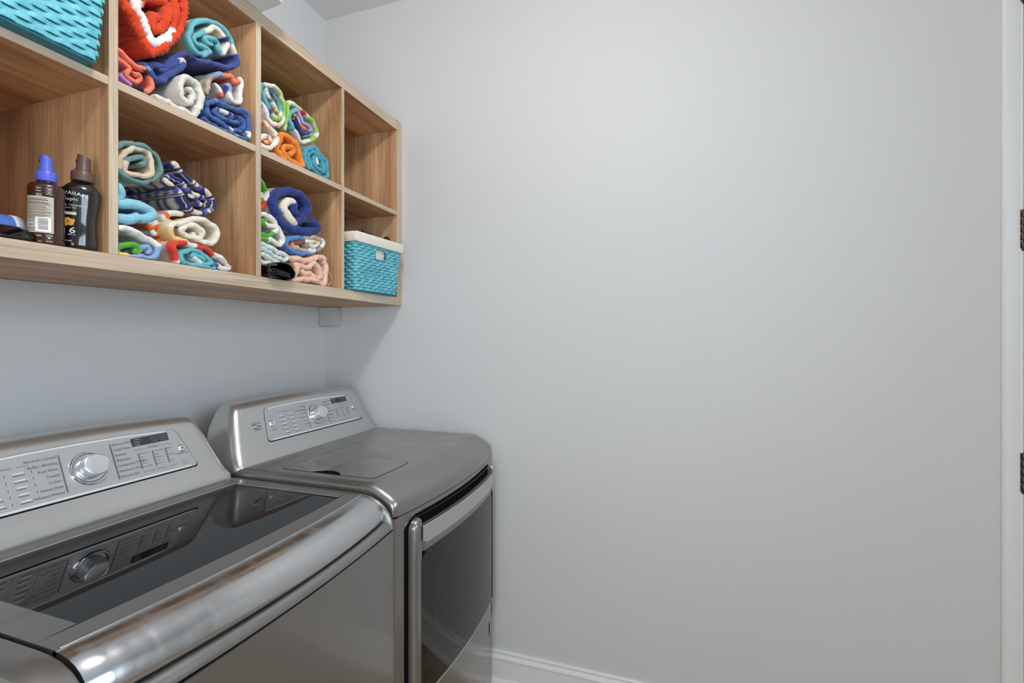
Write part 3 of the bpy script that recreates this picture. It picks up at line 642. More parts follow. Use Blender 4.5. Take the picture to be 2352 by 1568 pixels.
# fascia below the lid handle
rows=[]
for i in range(33):
    x=lx0-.001+(lx1-lx0+.002)*i/32; b=lb(x,.019)
    rows.append([(x,-.70,.8875),(x,-.765-b,.8875),(x,-.785-b,.8870),(x,-.7935-b,.8835),(x,-.7975-b,.8775),(x,-.7985-b,.8705),(x,-.7985-b,.8685),(x,-.76,.8680)])
mk('front_fascia',*grid(rows,False,False,True,True),M_body,W,50)
mk('seam_line',*grid([[(x,-.7955-bowd(x,.020),.8655),(x,-.7955-bowd(x,.020),.8690)] for x in [cx-hw+.001+(2*hw-.002)*i/24 for i in range(25)]]),M_gap,W,0)
mk('tub_cavity',*join(boxg(lx0+.01,lx1-.01,-.69,-.31,.70,.71)),M_tubd,W,0)
# lid: frame, smoked glass, chrome grip
lid=link(bpy.data.objects.new('lid',None)); lid.parent=W; lid['_org']=W['_org']
gx0,gx1,gy0,gy1=-1.283,-.748,-.336,-.672
zl=.9462
def strip(x0,x1,ya,yb,z,th=.012,n=24):
    rows=[]
    for i in range(n+1):
        x=x0+(x1-x0)*i/n; rows.append([(x,ya(x),z-th),(x,ya(x),z),(x,yb(x),z),(x,yb(x),z-th)])
    return grid(rows,True,False,True,True)
yf=lambda x:-.7155-lb(x,.020); yg=lambda x:gy1-lb(x,.014)
mk('lid_frame',*join(strip(lx0,lx1,lambda x:-.3045,lambda x:gy0,zl),strip(lx0,gx0,lambda x:gy0,lambda x:gy1,zl,n=2),strip(gx1,lx1,lambda x:gy0,lambda x:gy1,zl,n=2),strip(lx0,lx1,yg,yf,zl)),M_body,lid,30)
rows=[]
for i in range(25):
    x=gx0+(gx1-gx0)*i/24; rows.append([(x,gy0,zl-.0012),(x,(gy0+yg(x))/2,zl-.0008),(x,yg(x),zl-.0012)])
mk('lid_glass',*grid(rows),M_lidglass,lid,60)
mk('glass_edge',*join(tube([(gx0+(gx1-gx0)*i/20,gy0+.0005,zl) for i in range(21)],.0016,6),tube([(gx1,gy0+(gy1-gy0)*i/6,zl) for i in range(7)],.0012,6)),M_silver,lid,60)
# balance ring and tub under the glass
tcx,tcy=lcx+.0,-.50
for r_,z_,rad in ((.215,.875,.012),(.243,.905,.009)):
    mk('tub_ring',*tube([(tcx+r_*1.02*math.cos(a),tcy+r_*.72*math.sin(a),z_) for a in [i*2*math.pi/64 for i in range(64)]],rad,8,True),M_tub,lid)
mk('lid_well',*grid([[(tcx+x*k,tcy+y*k,z) for x,y in rrect(.29,.185,.05,6)] for k,z in ((1,.935),(.98,.90),(.9,.86),(.7,.84))],True,False,False,True),M_tubd,lid,40)
# chrome grip along the lid's front
rows=[]
for i in range(49):
    x=lx0+(lx1-lx0)*i/48; b=lb(x,.028); b0=lb(x,.020); e=min(x-lx0,lx1-x); c=max(0,1-e/.006); c=c*c
    pr=[(-.712-b0,.9450),(-.7155-b0,.9472),(-.722-b0*.97-b*.03,.9474),(-.732-b,.9462),(-.744-b,.9432),(-.756-b,.9380),(-.766-b,.9310),(-.7735-b,.9225),(-.7785-b,.9130),(-.7812-b,.9030),(-.7815-b,.8965),(-.7795-b,.8925),(-.775-b,.8912),(-.755-b,.8925),(-.735-b,.905)]
    rows.append([(x,y+.004*c,z-.0025*c) for y,z in pr])
mk('lid_grip',*grid(rows,True,False,True,True),M_chrome,lid,60)
mk('grip_edge',*tube([(lx0+.004+(lx1-lx0-.008)*i/32,-.7145-lb(lx0+.004+(lx1-lx0-.008)*i/32,.020),.9468) for i in range(33)],.0013,6),M_silver,lid,60)
# ------------------------------------------------------------------ bottles, tube and glasses in the lower left cubby
M_amber=mat('dark_amber_plastic', srgb(58,28,12), .12, spec=.6, coat=.6)
M_amber2=mat('near_black_brown_plastic', srgb(26,17,12), .10, spec=.6, coat=.7)
M_bcap=mat('periwinkle_cap', srgb(84,98,200), .35); M_brcap=mat('brown_cap', srgb(92,70,60), .4)
M_label=mat('beige_label', srgb(188,176,158), .5); M_lprint=mat('label_print', srgb(92,80,68), .6); M_lwhite=mat('label_white', srgb(236,232,226), .5)
M_blacklab=mat('black_label', srgb(12,11,11), .3); M_gold=mat('gold_print', srgb(226,160,62), .5); M_cream=mat('cream_print', srgb(226,205,170), .6)
def bottle(name,label,loc,rotz,prof,ex,ey,mb,mc,capz,tilt=0):
    t=thing(name,label,'bottle',loc,rotz,None,local=True)
    t.rotation_euler=(0,tilt,rotz)
    mk('bottle_body',*lathe(prof,36,ex,ey),mb,t,40)
    z=capz
    mk('cap_collar',*lathe([(0,z),(.0165,z),(.0178,z+.001),(.0178,z+.0175),(.0168,z+.019),(0,z+.019)],32),mc,t,35)
    # nozzle with slanted top
    R=.0112; rows=[]
    for zz,k in ((z+.018,1.08),(z+.024,1.06),(z+.026,.98),(z+.047,.90)):
        rows.append([(R*k*math.cos(a),R*k*math.sin(a),zz) for a in [i*2*math.pi/28 for i in range(28)]])
    rows.append([(R*.84*math.cos(a),R*.84*math.sin(a),z+.050-.003*math.cos(a)) for a in [i*2*math.pi/28 for i in range(28)]])
    mk('spray_nozzle',*grid(rows,True,False,True,True),mc,t,35)
    mk('nozzle_hole',*lathe([(0,0),(.0022,0),(.0022,.0012),(0,.0012)],12,M=Matrix.Translation((-R*.92,0,z+.040))@Matrix.Rotation(math.radians(-90),4,'Y')),M_gap,t)
    return t
def wrap(P2,ex,ey,R,ang,off):   # (u,z) on an elliptical wall, u measured along the wall
    out=[]
    for u,z in P2:
        r=R(z)+off; a=ang+u/(.9*(R(z)*(ex+ey)/2)); out.append((r*ex*math.cos(a),r*ey*math.sin(a),z))
    return out
def wrap_rect(u0,u1,z0,z1,ex,ey,R,ang,off,n=12,m=4):
    return grid([wrap([(u0+(u1-u0)*i/n,z0+(z1-z0)*j/m) for i in range(n+1)],ex,ey,R,ang,off) for j in range(m+1)])
def wrap_text(body,u,z,size,ex,ey,R,ang,off,al='CENTER',arch=0):
    V,F=text_geo(body,size,al); return wrap([(u+v[0],z+v[1]+arch*(1-(v[0]/.02)**2)) for v in V],ex,ey,R,ang,off),F
# front bottle: ribbed shoulders, back label with bar code towards the camera
pr=[(0,0),(.028,0),(.031,.003),(.0312,.008),(.0300,.010),(.0312,.012),(.0300,.014),(.0312,.016),(.0305,.019),(.0305,.094),(.0318,.096),(.0318,.099),(.0308,.1005),(.0318,.102),(.0318,.105),(.0308,.1065),(.0316,.108),(.0312,.112),(.0285,.117),(.021,.121),(.0165,.1225),(.0165,.127),(0,.127)]
b1=bottle('sunscreen_bottle','amber spray bottle with a blue cap and a printed back label',(-1.1605,-.3620,1.5038),math.radians(-27),pr,1.0,.72,M_amber,M_bcap,.1245)
b1.scale=(.82,.84,.93)
R1=lambda z:.0306; A=math.radians(-96)
lb1=mk('back_label',*wrap_rect(-.026,.012,.022,.092,1,.72,R1,A,.0004),M_label,b1,60)
g=[]; rng=random.Random(4)
z=.0885
while z>.047:
    hgt=rng.choice((.0006,.0008,.0012,.002)); g.append(wrap_rect(-.024,-.024+rng.uniform(.024,.034),z-hgt,z,1,.72,R1,A,.0008,8,1)); z-=hgt+.0016
for z in (.043,.036,.030,.026): g.append(wrap_rect(-.024,-.014+rng.uniform(0,.003),z,z+.0012,1,.72,R1,A,.0008,4,1))
mk('label_print',*join(*g),M_lprint,lb1,0)
mk('barcode_field',*wrap_rect(-.011,.0085,.024,.052,1,.72,R1,A,.0009),M_lwhite,lb1,60)
g=[]
z=.0285
while z<.0485:
    hgt=rng.choice((.0004,.0007,.0011)); g.append(wrap_rect(-.007,.0048,z,z+hgt,1,.72,R1,A,.0013,6,1)); z+=hgt+rng.choice((.0005,.0008,.0011))
mk('barcode_bars',*join(*g),M_lprint,lb1,0)
# second bottle: waisted, black front label
def prof2(z): return .0298-.0035*math.exp(-((z-.058)/.030)**2)
pr=[(0,0),(.025,0),(.0285,.003)]+[(prof2(z),z) for z in [.008+.004*i for i in range(25)]]+[(.0293,.110),(.0275,.117),(.023,.1235),(.018,.128),(.0165,.130),(.0165,.135),(0,.135)]
b2=bottle('tanning_oil_bottle','dark brown spray bottle with a brown cap and black front label',(-1.1080,-.3560,1.5052),math.radians(-27),pr,1.0,.74,M_amber2,M_brcap,.1325,math.radians(2.5))
R2=prof2; A2=math.radians(-116)
lb2=mk('front_label',*wrap_rect(-.025,.010,.010,.116,1,.74,R2,A2,.0004,14,16),M_blacklab,b2,60)
Wt=lambda s,u,z,sz,al='CENTER',arch=0: wrap_text(s,u,z,sz,1,.74,R2,A2,.0010,al,arch)
for q in (Wt('HAWAIIAN',-.006,.0985,.0092,'CENTER',.003),Wt('Tropic',-.005,.0905,.0085),Wt('6',.0015,.0285,.0165),Wt('SPF 6',.0012,.0245,.0038),Wt('150 mL',-.004,.0125,.0045)): mk('label_lettering',*q,M_lwhite,lb2,0)
for q in (Wt('PROTECTED TANNING',-.008,.0800,.0048),Wt('Dry Spray Oil',-.007,.0755,.0040)): mk('label_lettering',*q,M_cream,lb2,0)
mk('label_strip',*wrap_rect(-.022,.0045,.0635,.0690,1,.74,R2,A2,.0008,8,1),M_cream,lb2,0)
fl=[]
for k in range(5):
    a=k*2*math.pi/5+.5; c=(-.0045+.0048*math.cos(a),.0500+.0048*math.sin(a))
    P2=[(c[0]+.0038*math.cos(q),c[1]+.0038*math.sin(q)) for q in [i*math.pi/6 for i in range(12)]]; fl.append((wrap(P2,1,.74,R2,A2,.0009+.00012*k),[tuple(range(12))]))
mk('flower_print',*join(*fl),M_gold,lb2,0)
# blue tube with white ring cap, lying on its side
tb=thing('lotion_tube','blue tube with a white ring cap lying behind the blue-capped bottle','tube',(-1.25,-.315,1.503))
MX=Matrix.Translation((-1.33,-.300,1.5318))@Matrix.Rotation(math.radians(90),4,'Y')
M_tblue=mat('tube_blue',srgb(78,112,196),.4)
mk('tube_body',*lathe([(.0,0),(.010,.0),(.022,.02),(.0262,.05),(.0265,.146),(0,.146)],32,M=MX),M_tblue,tb,40)
mk('ring_cap',*lathe([(.0262,.145),(.0275,.1455),(.0278,.153),(.0268,.1575),(.0225,.1580),(.0215,.1560),(.0215,.151)],36,M=MX),M_white,tb,40)
mk('cap_recess',*lathe([(0,.1505),(.0218,.1505),(.0218,.1525),(0,.1525)],30,M=MX),mat('cap_grey',srgb(150,154,160),.5),tb,30)
# folded black sunglasses
sg=thing('sunglasses','folded glossy black sunglasses lying at the front of the cubby','sunglasses',(-1.23,-.362,1.5035))
M_lens=mat('black_lens',srgb(10,11,16),.06,spec=.7,coat=.5)
def lay(px,pz):  # lenses lie back at a low angle
    return (px,-.378+pz*.62,1.5062+pz*.36+.20*max(0,pz))
for k,x in enumerate((-1.268,-1.212)):
    P2=rrect(.026,.0185,.012,5,x,.0185)
    rows=[[Vector(lay(px,pz))+Vector((0,0,h)) for px,pz in P2] for h in (0,.003)]
    mk('lens',*grid(rows,True,False,True,True),M_lens,sg,40)
    mk('lens_rim',*tube([Vector(lay(px,pz))+Vector((0,0,.0015)) for px,pz in P2],.0026,6,True),M_black,sg,60)
mk('bridge',*tube([(-1.245,-.358,1.522),(-1.240,-.356,1.524),(-1.235,-.358,1.522)],.0028,6),M_black,sg,60)
mk('temple_arm',*tube([(-1.186,-.360,1.519),(-1.182,-.350,1.518),(-1.205,-.345,1.515),(-1.25,-.342,1.510),(-1.29,-.342,1.5085)],.0034,6),M_black,sg,60)
mk('temple_arm',*tube([(-1.294,-.360,1.519),(-1.298,-.350,1.518),(-1.275,-.338,1.518),(-1.23,-.334,1.513),(-1.20,-.334,1.511)],.0034,6),M_black,sg,60)
TOWELS = [
  ("rolled_towel","orange-red ribbed chenille towel roll with white patches at the top",-0.385,17.0,"red","rib","terry",0.3,[(-932,2129,"red"),(-920,2112),(-917,2089),(-919,2062),(-928,2033),(-946,2000),(-969,1972),(-988,1954),(-998,1958),(-1005,1970),(-1011,1985),(-1019,1998),(-1029,2010),(-1040,2021),(-1045,2033),(-1032,2064),(-998,2097),(-963,2115),(-940,2108),(-935,2081),(-938,2050),(-944,2019,"wht"),(-960,1994),(-980,1978),(-992,1980),(-999,2000),(-1009,2018),(-1019,2031),(-1009,2056,"red"),(-982,2077),(-960,2081),(-952,2063),(-958,2036),(-975,2008),(-987,2009),(-984,2034),(-971,2044)]),
  ("rolled_towel","aqua towel roll with white outside and a royal blue tail",-0.38,10.2,"crmy","","terry",0.3,[(-908,1991,"nav"),(-866,2004,"blu"),(-819,2019),(-789,2031),(-772,2049),(-771,2066),(-780,2078,"crm"),(-788,2092,"aqu"),(-794,2106),(-813,2116),(-837,2117),(-866,2102),(-893,2077),(-901,2054),(-901,2033),(-893,2020),(-877,2014),(-863,2017),(-849,2035),(-863,2039),(-883,2038),(-887,2047),(-874,2065),(-856,2085,"crm"),(-838,2100),(-820,2100),(-808,2091,"nav"),(-804,2078,"crm"),(-813,2054),(-825,2057,"aqu"),(-826,2070),(-842,2072),(-862,2062),(-856,2053),(-842,2053)]),
  ("rolled_towel","coral towel with black and purple patches in the left corner",-0.375,8.5,"cor","","terry",0.3,[(-1047,1879,"pur"),(-1042,1869),(-1029,1864),(-1023,1862,"blk"),(-1009,1863),(-995,1863,"cor"),(-985,1870),(-980,1884),(-982,1895),(-987,1902,"blk"),(-992,1910),(-1000,1914,"cor"),(-1012,1913),(-1024,1917),(-1038,1922),(-1052,1926),(-1058,1910),(-1049,1905),(-1038,1902),(-1029,1896),(-1034,1882),(-1024,1877),(-1012,1878),(-1002,1890),(-1009,1898),(-1023,1895)]),
  ("rolled_towel","royal blue towel folded under the orange-red roll",-0.365,12.5,"nav","","terry",0.3,[(-901,2006,"blu"),(-918,1991),(-940,1965),(-957,1945),(-976,1938),(-992,1929),(-988,1923,"lblu"),(-978,1921,"blu"),(-971,1912),(-961,1909),(-945,1923),(-931,1944),(-916,1962),(-906,1974),(-903,1984,"wht"),(-911,1988),(-920,1974,"blu"),(-934,1960),(-948,1944),(-961,1933)]),
  ("rolled_towel","fluffy off-white towel roll in the middle of the upper shelf",-0.385,12.2,"gwh","","terry",0.3,[(-984,1861,"gwh"),(-966,1862),(-944,1860),(-917,1858),(-895,1858),(-883,1880),(-876,1906),(-874,1925),(-882,1939),(-896,1943),(-915,1940),(-925,1921),(-928,1898),(-921,1886),(-910,1881),(-896,1892),(-890,1908),(-899,1918),(-910,1915)]),
  ("rolled_towel","cream, coral and pale blue printed towel roll beside the cabinet divider",-0.372,10.0,"crm","","terry",0.3,[(-849,1932,"tan"),(-851,1952),(-842,1974,"gry"),(-823,1998,"lblu"),(-808,2002,"cor"),(-785,2013),(-772,2004),(-757,2020,"crm"),(-752,2004,"wht"),(-755,1978),(-764,1954),(-785,1946,"crm"),(-791,1956,"wht"),(-785,1972,"lblu"),(-791,1987),(-804,1966,"nav"),(-810,1949,"cor"),(-819,1966,"wht"),(-830,1968)]),
  ("rolled_towel","denim blue towel roll lying flat in the right corner",-0.385,9.1,"mblu","fleck","terry",0.3,[(-874,1861,"mblu"),(-842,1857),(-813,1856),(-782,1856),(-754,1860),(-741,1874,"wht"),(-739,1893,"mblu"),(-742,1916),(-751,1930),(-770,1931),(-796,1924),(-820,1924),(-838,1922),(-857,1908),(-860,1888),(-855,1875),(-835,1874),(-808,1869),(-796,1869,"wht"),(-783,1869,"mblu"),(-765,1877),(-756,1896),(-766,1909),(-796,1905,"nav"),(-817,1903,"wht"),(-838,1904,"mblu"),(-845,1888),(-820,1884),(-790,1889),(-772,1891)]),
  ("rolled_towel","sage green and beige towel roll, largest on the lower shelf",-0.38,9.2,"bei","","terry",0.3,[(-1055,1738,"tea"),(-1054,1722),(-1038,1737),(-1013,1745),(-986,1743),(-970,1731),(-964,1710),(-975,1689),(-1004,1668),(-1034,1665),(-1048,1673),(-1049,1693,"bei"),(-1043,1711),(-1026,1731),(-1000,1737),(-989,1732),(-986,1717),(-988,1696),(-997,1682),(-1022,1677),(-1039,1677),(-1040,1690),(-1030,1707,"tea"),(-1013,1718),(-1000,1716),(-1005,1703),(-1015,1702)]),
  ("rolled_towel","navy and cream patterned towel bundle on the lower shelf",-0.365,10.8,"geo","geo","terry",0.3,[(-941,1734,"geo"),(-924,1738),(-913,1726),(-896,1715),(-873,1704),(-851,1697),(-836,1684),(-829,1668),(-835,1653),(-855,1642),(-879,1640),(-896,1650),(-907,1664),(-918,1677),(-935,1685),(-948,1690),(-939,1704),(-922,1703),(-907,1694),(-890,1685),(-873,1681),(-855,1679),(-845,1670),(-857,1661),(-875,1665),(-896,1672)]),
  ("rolled_towel","thick sky blue towel folded over against the cabinet divider",-0.385,16.6,"sky","","terry",0.3,[(-1060,1648,"sky"),(-1050,1642),(-1047,1629),(-1055,1614),(-1064,1604),(-1042,1611),(-1019,1616),(-998,1614),(-986,1606),(-996,1593),(-1019,1585),(-1042,1580),(-1064,1578)]),
  ("rolled_towel","white towel with orange printed loops behind the cream roll",-0.345,12.6,"wht","","terry",0.3,[(-890,1634,"ora"),(-903,1634,"wht"),(-920,1630),(-933,1621,"ora"),(-942,1612,"wht"),(-936,1604),(-928,1614,"ora"),(-932,1597),(-947,1592),(-965,1584),(-969,1592,"wht"),(-954,1597),(-962,1574),(-949,1568,"ora"),(-940,1575,"wht"),(-937,1562,"ora"),(-943,1552),(-932,1569)]),
  ("rolled_towel","cream towel roll with a yellow edge on the lower shelf",-0.375,11.4,"yel","","terry",0.3,[(-902,1559,"yel"),(-934,1564),(-944,1576),(-943,1590,"crm"),(-930,1601),(-911,1605),(-895,1615),(-876,1621),(-849,1619),(-828,1607),(-827,1589),(-838,1569),(-856,1564),(-876,1567),(-895,1572),(-914,1577),(-919,1588),(-904,1598),(-877,1602),(-863,1594),(-867,1577),(-884,1577),(-891,1586)]),
  ("rolled_towel","white, blue and green towel folded at the bottom left",-0.385,10.9,"wht","","terry",0.3,[(-1060,1559,"wht"),(-1037,1561),(-1014,1557),(-992,1549),(-979,1541),(-974,1530,"lblu"),(-984,1512),(-1001,1506),(-1023,1506),(-1044,1505,"yel"),(-1058,1506),(-1057,1518,"grn"),(-1041,1526),(-1023,1530),(-1012,1521,"yel"),(-1023,1516,"grn"),(-1003,1531,"lblu"),(-993,1524),(-998,1514)]),
  ("rolled_towel","white towel with red print rolled around an aqua centre",-0.387,10.0,"wht","","terry",0.3,[(-933,1504,"wht"),(-939,1521,"red2"),(-948,1537),(-942,1549),(-921,1556),(-913,1555,"wht"),(-899,1554),(-880,1552,"red2"),(-860,1550),(-839,1541,"wht"),(-819,1529),(-799,1518),(-804,1509),(-824,1509),(-839,1517,"mblu"),(-846,1504,"aqu"),(-868,1504),(-900,1506),(-921,1510),(-927,1526),(-919,1538),(-900,1542),(-877,1540),(-860,1531),(-851,1517),(-867,1513),(-891,1519,"wht"),(-905,1527,"aqu"),(-897,1534),(-880,1528),(-868,1521)]),
  ("rolled_towel","pale green, aqua and white printed towel roll at the top",-0.375,10.6,"wht","","terry",0.3,[(-699,1984,"wht"),(-683,1982),(-675,1969),(-667,1952),(-653,1945),(-635,1948,"pch"),(-615,1968,"wht"),(-606,1995,"grn2"),(-609,2015),(-616,2038,"lgr"),(-632,2051),(-653,2055,"wht"),(-678,2048),(-694,2033,"aqu"),(-692,2018),(-684,2005),(-670,1990),(-661,1978,"blu"),(-651,1970,"lgr"),(-632,1969,"grn2"),(-624,1984,"wht"),(-626,2002,"aqu"),(-631,2019,"tea"),(-645,2029),(-663,2031,"blu"),(-678,2034,"lgr"),(-675,2018,"wht"),(-660,2012,"tea"),(-651,2003,"wht"),(-642,1994,"yel"),(-636,1984,"tan")]),
  ("rolled_towel","bright green towel roll with a purple, orange and blue centre",-0.37,10.4,"grn2","","terry",0.3,[(-600,1949,"lgr"),(-598,1988,"grn2"),(-595,2021),(-579,2040,"wht"),(-557,2042,"lgr"),(-535,2035,"red2"),(-519,2035,"wht"),(-500,2032,"grn2"),(-481,2021,"lgr"),(-469,2007,"grn2"),(-469,1990,"wht"),(-488,1967,"grn2"),(-515,1949,"wht"),(-539,1945),(-558,1958),(-578,1971,"aqu"),(-588,1990),(-576,2015),(-562,2026,"lav"),(-548,2019),(-533,2005),(-507,2000),(-498,1990),(-511,1976,"blu"),(-535,1975),(-551,1985,"nav"),(-558,1999),(-566,2012,"org"),(-553,2004,"wht"),(-541,1992,"org"),(-521,1986)]),
  ("rolled_towel","white towel roll dappled with orange",-0.385,12.4,"wht","worg","terry",0.3,[(-715,1922,"worg"),(-693,1930),(-669,1925),(-652,1918),(-645,1907),(-652,1888),(-671,1870),(-692,1862),(-708,1861),(-711,1878),(-692,1897),(-672,1898),(-676,1883),(-692,1878)]),
  ("rolled_towel","pink and white towel squeezed flat on the shelf board",-0.38,10.7,"pch","","terry",0.2,[(-692,1856,"pch"),(-669,1856),(-652,1858,"pnk"),(-636,1856,"wht"),(-623,1853)]),
  ("rolled_towel","bright orange fluffy towel roll",-0.378,14.8,"org","fuzz","terry",0.3,[(-609,1856,"org"),(-628,1869),(-641,1880),(-634,1902),(-625,1923),(-607,1932),(-585,1928),(-567,1920),(-556,1904),(-548,1886),(-542,1865),(-561,1857),(-583,1862),(-605,1869),(-618,1881),(-614,1899),(-594,1905),(-578,1900),(-583,1885),(-598,1881)]),
  ("rolled_towel","teal terry towel roll, rightmost on its shelf",-0.385,13.8,"twl","","terry",0.3,[(-519,1860,"twl"),(-535,1879),(-538,1906),(-523,1925),(-502,1939),(-481,1929),(-456,1920),(-443,1903),(-439,1874),(-447,1857),(-478,1856),(-503,1861),(-519,1876),(-524,1901),(-514,1919),(-494,1923),(-471,1911),(-460,1897),(-458,1873),(-479,1872),(-499,1886),(-501,1905),(-488,1904,"wht"),(-484,1887)]),
  ("rolled_towel","white towel with green spots and a red hem",-0.36,10.7,"wht","","terry",0.3,[(-693,1784,"wht"),(-683,1774,"grn"),(-668,1762),(-658,1751,"wht"),(-660,1735),(-665,1718,"red2"),(-679,1702),(-693,1698),(-690,1711,"grn"),(-679,1723),(-679,1736,"wht"),(-688,1741)]),
  ("rolled_towel","royal blue and cream towel roll, largest in its cubby",-0.375,21.4,"bei","","terry",0.3,[(-502,1703,"ryl"),(-476,1700),(-471,1686),(-494,1673),(-532,1665),(-572,1663),(-602,1668),(-624,1677),(-637,1695),(-649,1714),(-646,1738),(-629,1757),(-602,1770),(-572,1778),(-544,1777),(-519,1764),(-507,1747),(-516,1721),(-537,1700),(-556,1693),(-569,1684,"crm"),(-587,1695),(-604,1715),(-599,1735),(-581,1748),(-567,1741,"ryl"),(-570,1724),(-561,1710)]),
  ("rolled_towel","white towel with bright green swirls in the left corner",-0.38,12.3,"wht","","terry",0.3,[(-717,1676,"wht"),(-685,1680),(-664,1675),(-642,1658),(-626,1639),(-618,1618),(-629,1602),(-648,1607),(-665,1611),(-688,1610,"grn"),(-708,1609),(-697,1623),(-673,1625),(-648,1642,"wht"),(-655,1651),(-676,1651),(-694,1651,"grn"),(-705,1661),(-676,1666)]),
  ("rolled_towel","pale white and mint towel folded above the black roll",-0.38,12.4,"pal","","terry",0.3,[(-720,1600,"pal"),(-680,1594),(-650,1588),(-620,1581),(-602,1574),(-620,1564),(-645,1568),(-670,1574,"mnt"),(-695,1581),(-711,1568,"pal"),(-685,1568),(-661,1561),(-636,1553),(-673,1546),(-711,1546)]),
  ("rolled_towel","blue and brown printed towel rolled flat under the royal blue roll",-0.372,12.6,"blu2","","terry",0.3,[(-489,1605,"blu2"),(-532,1596),(-566,1596),(-589,1600),(-598,1613),(-594,1631),(-574,1641),(-548,1646),(-514,1650,"tan"),(-478,1659),(-449,1655,"wht"),(-445,1641),(-462,1622,"gry"),(-496,1611,"wht"),(-532,1608,"tan"),(-564,1608),(-578,1616,"org"),(-566,1627,"brn"),(-541,1635),(-518,1636,"wht"),(-481,1646,"yel"),(-462,1643,"wht"),(-487,1629),(-532,1620,"gry")]),
  ("rolled_towel","soft peach towel roll at the bottom right",-0.385,15.6,"pch","fuzz","terry",0.3,[(-598,1575,"pch"),(-572,1575),(-538,1574),(-502,1585),(-472,1598),(-451,1590),(-444,1567),(-447,1536),(-456,1512),(-483,1515),(-520,1517),(-563,1512),(-588,1508),(-578,1526),(-572,1546),(-583,1559),(-558,1555),(-529,1558),(-502,1570),(-483,1564),(-472,1549),(-464,1532),(-487,1526),(-520,1536),(-546,1534),(-558,1540)]),
  ("rolled_bag","rolled black plastic bag poking out over the shelf edge",-0.405,3.8,"ply","","plastic",0.3,[(-622,1498,"ply"),(-640,1501),(-662,1500),(-682,1504),(-694,1515),(-696,1527),(-691,1538),(-662,1548),(-628,1546),(-609,1532),(-604,1520),(-616,1508),(-653,1503),(-681,1508),(-691,1519),(-689,1527),(-656,1526),(-625,1519),(-637,1520),(-662,1522),(-685,1522),(-679,1515),(-648,1512),(-625,1513),(-650,1516),(-676,1518)]),
]
CK={'red':(212,64,22),'wht':(236,230,222),'nav':(38,44,104),'blu':(64,76,142),'crm':(238,226,206),'crmy':(236,222,190),'aqu':(104,178,186),'pur':(186,128,196),'blk':(34,32,34),'cor':(242,128,98),'lblu':(138,164,206),'gwh':(222,216,204),'tan':(196,172,146),'gry':(150,148,142),'mblu':(68,100,162),'tea':(106,138,132),'bei':(216,196,168),'geo':(226,208,186),'sky':(140,196,212),'ora':(232,106,40),'yel':(236,200,130),'grn':(84,166,54),'red2':(226,62,46),'pch':(244,194,170),'grn2':(150,204,84),'lgr':(190,212,158),'lav':(176,160,204),'org':(240,138,48),'worg':(240,232,220),'pnk':(240,160,150),'twl':(78,158,174),'ryl':(38,56,122),'pal':(224,226,216),'mnt':(188,214,206),'blu2':(92,136,196),'brn':(128,84,66),'ply':(16,14,14)}
CK={k:srgb(*v) for k,v in CK.items()}
def towel_mat(name,rough,fuzz,scale):
    m=mat(name,(1,1,1,1),rough,spec=.15,sheen=.15); b=m.node_tree.nodes['Principled BSDF']
    b.inputs['Sheen Roughness'].default_value=.6
    a=nd(m,'ShaderNodeVertexColor'); a.layer_name='dye'
    bump(m,scale,fuzz,.0016,3)
    tc=nd(m,'ShaderNodeTexCoord'); nz=nd(m,'ShaderNodeTexNoise'); nz.inputs['Scale'].default_value=scale*.8; nz.inputs['Detail'].default_value=2; lk(m,tc.outputs['Object'],nz.inputs[0])
    r=nd(m,'ShaderNodeValToRGB'); r.color_ramp.elements[0].position=.3; r.color_ramp.elements[1].position=.6; r.color_ramp.elements[0].color=(.84,.84,.84,1); r.color_ramp.elements[1].color=(1,1,1,1); lk(m,nz.outputs[0],r.inputs[0])
    mx=nd(m,'ShaderNodeMix',data_type='RGBA',blend_type='MULTIPLY'); mx.inputs[0].default_value=1; lk(m,a.outputs[0],mx.inputs[6]); lk(m,r.outputs[0],mx.inputs[7]); lk(m,mx.outputs[2],b.inputs['Base Color'])
    return m
M_terry=towel_mat('terry_cloth',.9,.8,420); M_fluffy=towel_mat('fluffy_terry',.9,1.0,300)
M_poly=mat('black_film',srgb(15,13,13),.22,spec=.6,coat=.3); bump(M_poly,40,.25,.002)
def geo_print(s,v):
    s=s%.090; v=v%.12
    n=CK['nav']; c=CK['geo']; p=srgb(92,96,178)
    if s<.034: return c if abs(((v*1.0)%.034)-.017)<(s*.5) and s<.028 else n
    if s<.040: return c if s<.037 else n
    if s<.066: return c if (v%.0075)<.0040 else n
    if s<.074: return c if .068<s<.071 else n
    return c if ((v+s)%.03)<.012 else p
